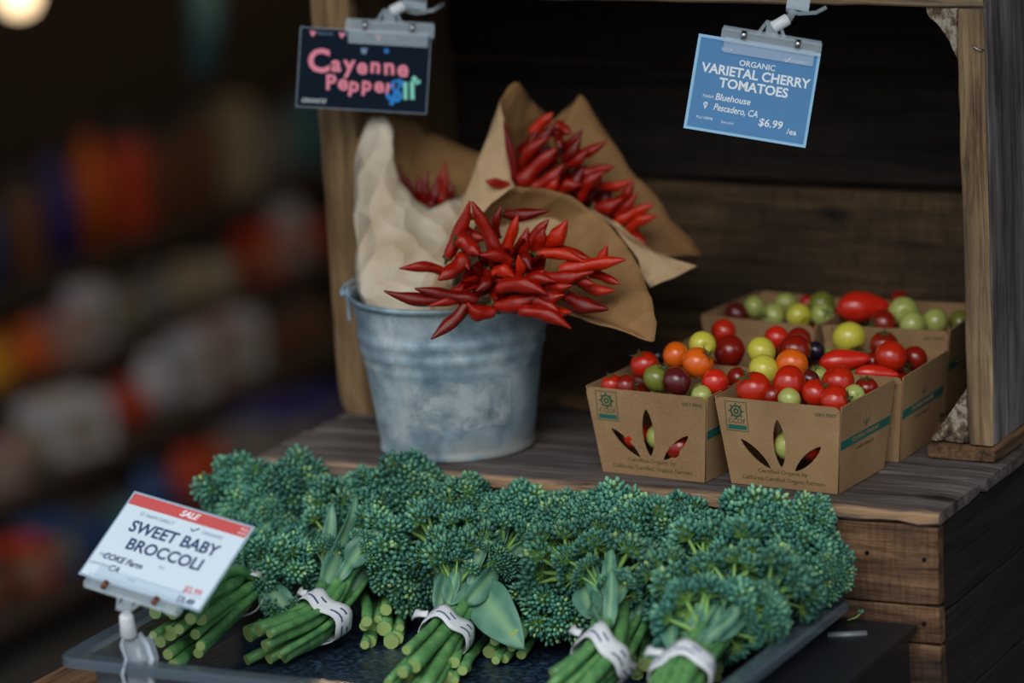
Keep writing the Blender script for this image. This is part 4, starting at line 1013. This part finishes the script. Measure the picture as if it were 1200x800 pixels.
def bunch(label, head, band, end, n, rb=.021, fan=.030, fs=1.0, seed=0, nleaf=1.2, tie=True, extra=()):
    """head (cx,cy,rx,ry,lift) in the heap plane, band (px,py,z), end (px,py,z)"""
    r = random.Random(seed); cx, cy, rx, ry, lift = head
    HC = heap(cx, cy, lift); B = un(band[0], band[1], 2, band[2]); E = un(end[0], end[1], 2, end[2])
    ax = (B-E).normalized(); s1 = ax.cross(Vector((0, 0, 1))).normalized(); s2 = s1.cross(ax)
    root = thing('broccoli_bunch', B, label, 'broccoli', 'bunches of sweet baby broccoli' if False else None)
    targets = []
    for k in range(n):
        a = k*2.39996+seed; q = sqrt((k+.5)/n)
        targets.append((cx+rx*q*cos(a)+r.uniform(-4, 4), cy+ry*q*sin(a)+r.uniform(-3, 3), r.uniform(-.012, .010)+.006*(1-q)))
    targets += [(e[0], e[1], e[2]) for e in extra]
    for k, (hx, hy, dz) in enumerate(targets):
        a = k*2.39996+seed; q = sqrt((k+.5)/len(targets))*.85
        off = s1*cos(a)*q+s2*sin(a)*q
        if seed in (8,): off = off
        pb = B+off*rb; pe = E+off*fan+ax*r.uniform(-.022, .016)+Vector((r.uniform(-.006, .006), 0, r.uniform(0, .008)))
        if pe.z < TF+.0125: pe.z = TF+.0125+r.uniform(0, .002)
        if pb.z < TF+.0125: pb.z = TF+.0125
        hp = heap(hx, hy, lift+dz)
        if hp.y > -.030 and hp.x > -.79: hp = un(hx, hy, 1, -.030-r.uniform(0, .012))
        dirh = ((hp-pb).normalized()*1.0+HN*.14+(hp-HC)*7+Vector((r.uniform(-.25, .25), r.uniform(-.30, .10), r.uniform(-.1, .15)))).normalized()
        if hp.y > -.05: dirh.y = min(dirh.y, .15); dirh.normalize()
        fsz = fs*r.choice((.72, .85, 1.0, 1.15))*r.uniform(.93, 1.07)
        neck = hp-dirh*.030*fsz
        L1 = (pb-pe).length; L2 = (neck-pb).length
        dm = ((pb-pe).normalized()+(neck-pb).normalized()).normalized()
        pts = bez(pe, pe+(pb-pe)*.35, pb-dm*L1*.3, pb, 6)[:-1]+bez(pb, pb+dm*L2*.35, neck-dirh*L2*.3, neck, 8)
        R0_ = r.choice((.0042, .0052, .0062, .0076))*r.uniform(.9, 1.1); N = len(pts)
        rad = [R0_*(1-.32*i/(N-1))*(1+.05*sin(i*1.3+k)) for i in range(N)]
        mb = MB(); mb.tube(pts, rad, 9, 0, True, 1)
        mb.V = [Vector(v)-root.location for v in mb.V]
        so = mb.build('stalk', [M_stalk, M_cut], root, True)
        for p in so.data.polygons:
            if len(p.vertices) > 4: p.use_smooth = False
        M = Matrix.Translation(hp-root.location) @ dirh.to_track_quat('Z', 'Y').to_matrix().to_4x4() @ Matrix.Rotation(r.uniform(0, 6), 4, 'Z') @ Matrix.Scale(fsz, 4)
        q = inst(r.choice(FLO), parent=so, M=M); q.name = 'floret'
        nleaf2 = nleaf*1.5; nl_ = int(nleaf2)+(1 if r.random() < nleaf2-int(nleaf2) else 0)
        for j in range(nl_):
            i = r.randint(8, N-2); p = pts[i]; tg = (pts[min(i+1, N-1)]-pts[i-1]).normalized()
            sd_ = (HN*r.uniform(.2, 1)+Vector((r.uniform(-1, 1), r.uniform(-1, .2), 0))); sd_ = (sd_-tg*sd_.dot(tg)).normalized()
            yd = (tg*r.uniform(.7, 1.2)+sd_*r.uniform(.35, .8)).normalized(); zd = (sd_-yd*sd_.dot(yd)).normalized(); xd = yd.cross(zd)
            M = Matrix((xd, yd, zd)).transposed().to_4x4() @ Matrix.Scale(r.uniform(.6, 1.15), 4); M.translation = p+sd_*rad[i]*.7-root.location
            q = inst(r.choice(LEAF), parent=so, M=M); q.name = 'leaf'
    if tie:     # flat printed paper tie around the bunch
        V = []; F = []; MI = []; n_ = 40; rr = rb*1.02+.0045; wd_ = .0112
        for k in range(n_):
            th = 2*pi*k/n_; c = cos(th)*s1*rr+sin(th)*s2*rr*.92
            c = c*(1+.05*sin(3*th+seed)+.03*sin(5*th)); sh = ax*(.004*sin(th*2+seed)+.002*sin(th*5))
            for j, u_ in enumerate((-1, -.42, -.22, .22, .42, 1)):
                V.append(c*(1+(.0 if abs(u_) == 1 else .03))+ax*u_*wd_+sh)
        for k in range(n_):
            k2 = (k+1) % n_
            for j in range(5): F.append((k*6+j, k2*6+j, k2*6+j+1, k*6+j+1)); MI.append(1 if (j == 1 and (k % 7) < 4) or (j == 3 and k % 5 in (1, 2)) else 0)
        V = [Vector(v) for v in V]; zf = TF+.0065-root.location.z
        V = [Vector((v.x, v.y, max(v.z, zf))) for v in V]
        o = mk('paper_tie', V, F, [M_band, M_bandink], root, True, MI); md = o.modifiers.new('t', 'SOLIDIFY'); md.thickness = .0008; md.offset = 1
        mb = MB(); th = 2.2; c = cos(th)*s1*rr+sin(th)*s2*rr; t_ = (-sin(th)*s1+cos(th)*s2)
        mb.tube([c, c*1.15+t_*.006, c*1.25+t_*.013+ax*.004, c*1.15+t_*.021+ax*.003], [.004, .0035, .0055, .003], 6, sq=(1, .3)); mb.build('tie_end', M_band, root, True)
    return root
bunch('small broccoli bunch behind the white sale sign, its tie barely visible', (318, 640, 62, 50, -.014), (285, 690, -.094), (208, 745, -.088), 13, .022, .036, 1.0, 1, .8, extra=((335, 728, -.030),))
bunch('broccoli bunch with a wide white tie, cut stems fanned to the left', (425, 606, 66, 48, 0), (378, 722, -.108), (318, 762, -.126), 11, .023, .036, 1.0, 2, 1.6)
B3 = bunch('broccoli bunch with a twisted white tie in the middle of the tray', (562, 620, 72, 48, .002), (522, 742, -.108), (482, 800, -.130), 12, .021, .028, 1.0, 3, 1.8)
bunch('broccoli bunch with an arched white tie, nearest the tray centre front', (712, 636, 82, 50, .010), (707, 768, -.098), (662, 818, -.125), 13, .025, .03, 1.08, 4, 1.6)
bunch('largest broccoli bunch at the near right corner with a white tie', (862, 678, 80, 70, .012), (802, 788, -.092), (780, 850, -.120), 16, .024, .03, 1.12, 5, 1.2, extra=((830, 640, .0), (880, 650, .0)))
bunch('broccoli bunch at the far left against the step edge', (315, 580, 66, 28, -.004), (300, 625, -.105), (270, 690, -.135), 9, .019, .022, 1.0, 6, .7, tie=False)
bunch('broccoli bunch right in front of the bucket', (470, 582, 56, 24, .002), (465, 640, -.110), (448, 746, -.134), 10, .020, .026, 1.05, 7, .9, tie=False, extra=((455, 668, -.020), (490, 690, -.030)))
bunch('broccoli bunch at the back under the front left carton', (688, 604, 52, 16, -.004), (640, 700, -.118), (592, 762, -.130), 9, .022, .030, 1.0, 8, 1.2, tie=False, extra=((628, 700, -.020), (650, 722, -.030)))
bunch('broccoli bunch at the back right, spilling past the tray rim', (900, 634, 72, 44, .0), (850, 700, -.110), (820, 790, -.135), 10, .019, .02, 1.05, 9, .6, tie=False, extra=((982, 672, -.006), (950, 640, -.004)))
bunch('broccoli bunch between the tray centre and the front right carton', (792, 622, 48, 22, .006), (770, 690, -.105), (750, 790, -.135), 6, .018, .02, 1.0, 10, .8, tie=False)
bunch('broccoli bunch behind the middle one, below the bucket foot', (590, 604, 46, 14, -.002), (560, 690, -.118), (530, 790, -.138), 5, .018, .02, 1.0, 11, .6, tie=False, extra=((600, 680, -.022), (550, 692, -.026)))

_a, _b = at(556, 684, 3.745), at(603, 748, 3.665); _y = (_b-_a).normalized(); _z = (-FWD-_y*(-FWD).dot(_y)).normalized(); _x = _y.cross(_z)
_M = Matrix((_x, _y, _z)).transposed().to_4x4() @ Matrix.Diagonal(((_b-_a).length/.055*1.15, (_b-_a).length/.053, 1.2, 1)); _M.translation = _a-B3.location
q = inst(LEAF[2], parent=B3, M=_M); q.name = 'leaf'; q['label'] = 'broad pale leaf folded down over the stalks'

# ------------------------------------------------------------------ far market shelves (out of focus)
def flat(name, rgb, rough=.6): return base_mat(name, S(rgb), rough)
GC = {'white': flat('goods_white', (200, 200, 206)), 'grey': flat('goods_grey', (120, 118, 116)), 'orange': flat('goods_orange', (210, 96, 26)), 'red': flat('goods_red', (190, 62, 30)), 'yellow': flat('goods_yellow', (214, 146, 26)),
      'blue': flat('goods_blue', (40, 76, 124)), 'violet': flat('goods_violet', (54, 52, 120)), 'cream': flat('goods_cream', (160, 146, 120)), 'brown': flat('goods_brown', (104, 62, 32)), 'teal': flat('goods_teal', (60, 116, 124)), 'pink': flat('goods_pink', (180, 140, 140))}
M_shelf = base_mat('shelf_wood_dark', S((56, 44, 36)), .85)
M_capm = flat('goods_cap', (50, 46, 44))
def jar_parts(kind, w, h, mat):
    if kind == 'bottle':
        m = MB(); m.lathe([(0, 0), (w*.5, 0), (w*.5, h*.62), (w*.2, h*.78), (w*.18, h*.92), (0, h*.92)], 16); c = MB(); c.lathe([(w*.21, h*.90), (w*.21, h), (0, h)], 12)
        return [('body', m, mat), ('cap', c, M_capm)]
    if kind == 'jar':
        m = MB(); m.lathe([(0, 0), (w*.46, 0), (w*.5, h*.06), (w*.5, h*.74), (w*.38, h*.84), (0, h*.84)], 16); c = MB(); c.lathe([(w*.42, h*.83), (w*.42, h), (0, h)], 16)
        return [('glass', m, mat), ('lid', c, M_capm)]
    if kind == 'bag':
        m = MB(); m.lathe([(0, 0), (w*.45, 0), (w*.55, h*.2), (w*.5, h*.6), (w*.22, h*.82), (w*.34, h), (0, h*.98)], 12); m.V = [(x, y*.6, z) for x, y, z in m.V]
        t = MB(); t.lathe([(w*.24, h*.79), (w*.26, h*.82), (w*.24, h*.85)], 12); t.V = [(x, y*.62, z) for x, y, z in t.V]
        return [('sack', m, mat), ('tie', t, M_capm)]
    m = MB(); m.box((-w/2, -w*.35, 0), (w/2, w*.35, h)); c = MB(); c.box((-w*.3, w*.352, h*.2), (w*.3, w*.358, h*.7)); return [('carton_body', m, mat), ('label_panel', c, GC['cream'])]
TIERS = [ # x of shelf front, y shift px of product base at px=200, products: (px_center, width m, h m, kind, colour, dy)
 ('top', -3.10, 258, [(-10, .09, .22, 'bottle', 'blue'), (38, .10, .20, 'jar', 'brown'), (80, .09, .24, 'bottle', 'violet'), (122, .085, .26, 'bottle', 'orange'), (165, .10, .24, 'jar', 'red'), (205, .10, .20, 'jar', 'brown'), (245, .11, .22, 'jar', 'brown'), (290, .10, .2, 'box', 'cream'), (335, .10, .16, 'jar', 'grey'), (375, .10, .18, 'jar', 'teal')]),
 ('second', -2.90, 372, [(-5, .13, .16, 'bag', 'yellow'), (45, .11, .14, 'bag', 'orange'), (85, .10, .13, 'box', 'pink'), (118, .08, .18, 'box', 'white'), (155, .11, .15, 'bag', 'cream'), (195, .10, .15, 'bag', 'grey'), (232, .10, .14, 'bag', 'cream'), (268, .10, .14, 'jar', 'cream'), (325, .10, .14, 'box', 'red'), (358, .06, .18, 'box', 'white'), (392, .06, .12, 'jar', 'red')]),
 ('third', -2.72, 480, [(-5, .12, .12, 'box', 'pink'), (42, .10, .12, 'bag', 'cream'), (90, .16, .15, 'box', 'white'), (162, .12, .12, 'bag', 'red'), (198, .10, .17, 'bag', 'white'), (240, .08, .18, 'box', 'white'), (272, .07, .18, 'box', 'pink'), (302, .08, .17, 'box', 'white'), (340, .09, .13, 'jar', 'brown'), (378, .09, .13, 'jar', 'brown')]),
 ('bottom', -2.50, 606, [(-5, .10, .12, 'jar', 'brown'), (35, .10, .12, 'box', 'red'), (72, .10, .14, 'box', 'blue'), (112, .11, .13, 'jar', 'blue'), (152, .09, .12, 'jar', 'teal'), (198, .11, .14, 'bag', 'blue'), (242, .12, .14, 'bag', 'red'), (272, .08, .12, 'bag', 'orange'), (310, .12, .12, 'box', 'grey'), (352, .16, .14, 'box', 'violet'), (395, .12, .12, 'box', 'violet')])]
shf = thing('market_shelving', (-3.1, 3.2, -1.0), 'dark stepped market shelving far behind at the left', 'shelving')
zt_prev = None
for (tn, xf, py0, items) in TIERS:
    zb = un(200, py0, 0, xf)[2]
    mb = MB(); mb.box(Vector((xf-.26, .4, zb-.03))-shf.location, Vector((xf+.08, 6.4, zb))-shf.location); mb.build('shelf_board', M_shelf, shf)
    mb = MB(); mb.box(Vector((xf-.26, .4, zb-.34 if zb-.34 > -1 else -1))-shf.location, Vector((xf-.22, 6.4, zb-.031))-shf.location); mb.build('riser_board', M_shelf, shf)
    prev = None
    for (px, w_, h_, kd, cl) in items:
        h_ *= 1.0 if tn == 'top' else .68; w_ *= .95; P = un(px, py0, 0, xf); 
        nb_ = prev or 'shelf end'
        root = thing({'box': 'goods_box', 'bag': 'goods_bag', 'jar': 'goods_jar', 'bottle': 'goods_bottle'}[kd], (xf-.03, P.y, zb), 'blurred %s %s after the %s on the %s far shelf' % (cl, kd, nb_, tn), kd, rz=-pi/2-.3)
        for (nm, m, mt) in jar_parts(kd, w_, h_, GC[cl]): m.build(nm, mt, root, kd != 'box')
        prev = cl+' '+kd
mb = MB(); mb.box(Vector((-3.50, .4, -1.0))-shf.location, Vector((-3.44, 6.4, .6))-shf.location); mb.build('back_panel', M_shelf, shf)
M_glow = base_mat('lamp_glow', (1, .8, .5, 1)); _b = NT(M_glow).b; _b.inputs['Emission Color'].default_value = (1, .72, .42, 1); _b.inputs['Emission Strength'].default_value = 2.2
P = at(22, -6, 6.3)
lm = thing('pendant_lamp', P, 'small round warm glowing lamp above the far shelves', 'lamp')
mb = MB(); mb.lathe([(.0, -.035), (.022, -.028), (.034, -.005), (.030, .018), (.014, .03), (0, .032)], 20); mb.build('bulb', M_glow, lm, True)
mb = MB(); mb.lathe([(.016, .028), (.018, .06), (0, .062)], 12); mb.build('socket', M_capm, lm, True)
mb = MB(); mb.tube([(0, 0, .06), (0, 0, 3.2-P.z)], .004, 6); mb.build('cord', M_capm, lm)
P = at(236, 40, 7.2)
cl_ = thing('hanging_cloth', P, 'pale teal cloth hanging above the far shelves', 'cloth')
mb = MB(); mb.tube([(0, 0, .16), (.01, .01, .05), (0, 0, -.08)], [.02, .032, .026], 10, sq=(1, .6)); mb.build('cloth', flat('teal_cloth', (70, 110, 112)), cl_, True)
mb = MB(); mb.tube([(0, 0, .16), (0, 0, 3.2-P.z)], .003, 6); mb.build('cord', M_capm, cl_)

P = un(1003, 727, 2, -.110); cb = thing('broccoli_crumb', P, 'tiny broccoli sprig fallen on the black tray', 'broccoli')
mb = MB(); mb.tube([(-.007, -.004, .001), (0, 0, .003), (.004, .003, .007)], [.0008, .0009, .0007], 6); mb.build('stem', M_branch, cb, True)
mb = MB()
for k in range(7):
    a = 2*pi*k/7; mb.tube([(.004, .003, .007), (.004+.003*cos(a), .003+.003*sin(a), .009+.001*(k % 2))], [.0008, .0012], 6)
mb.build('buds', M_leaf, cb, True)

for (x, y, z, lab) in ((-2.15, 2.6, .75, 'unseen pendant lamp added to brighten the near end of the far shelves'), (-2.15, 4.6, .75, 'unseen pendant lamp added to brighten the deep end of the far shelves')):
    lm = thing('pendant_lamp', (x, y, z), lab, 'lamp')  # out-of-view lamps, added as warm fill for the far shelves
    mb = MB(); mb.lathe([(.0, -.06), (.04, -.05), (.055, -.01), (.05, .03), (.02, .05), (0, .055)], 20); mb.build('bulb', M_glow, lm, True)
    mb = MB(); mb.lathe([(.16, -.02), (.15, .0), (.05, .07), (.02, .10), (0, .10)], 24); mb.build('lamp_shade', M_capm, lm, True)
    mb = MB(); mb.tube([(0, 0, .09), (0, 0, 3.2-z)], .004, 6); mb.build('cord', M_capm, lm)
    ld = bpy.data.lights.new('added_shelf_fill', 'POINT'); ld.energy = 9; ld.color = (1, .74, .48); ld.shadow_soft_size = .06
    lo = bpy.data.objects.new('added_shelf_fill', ld); link(lo, lm); lo.location = (0, 0, -.09)
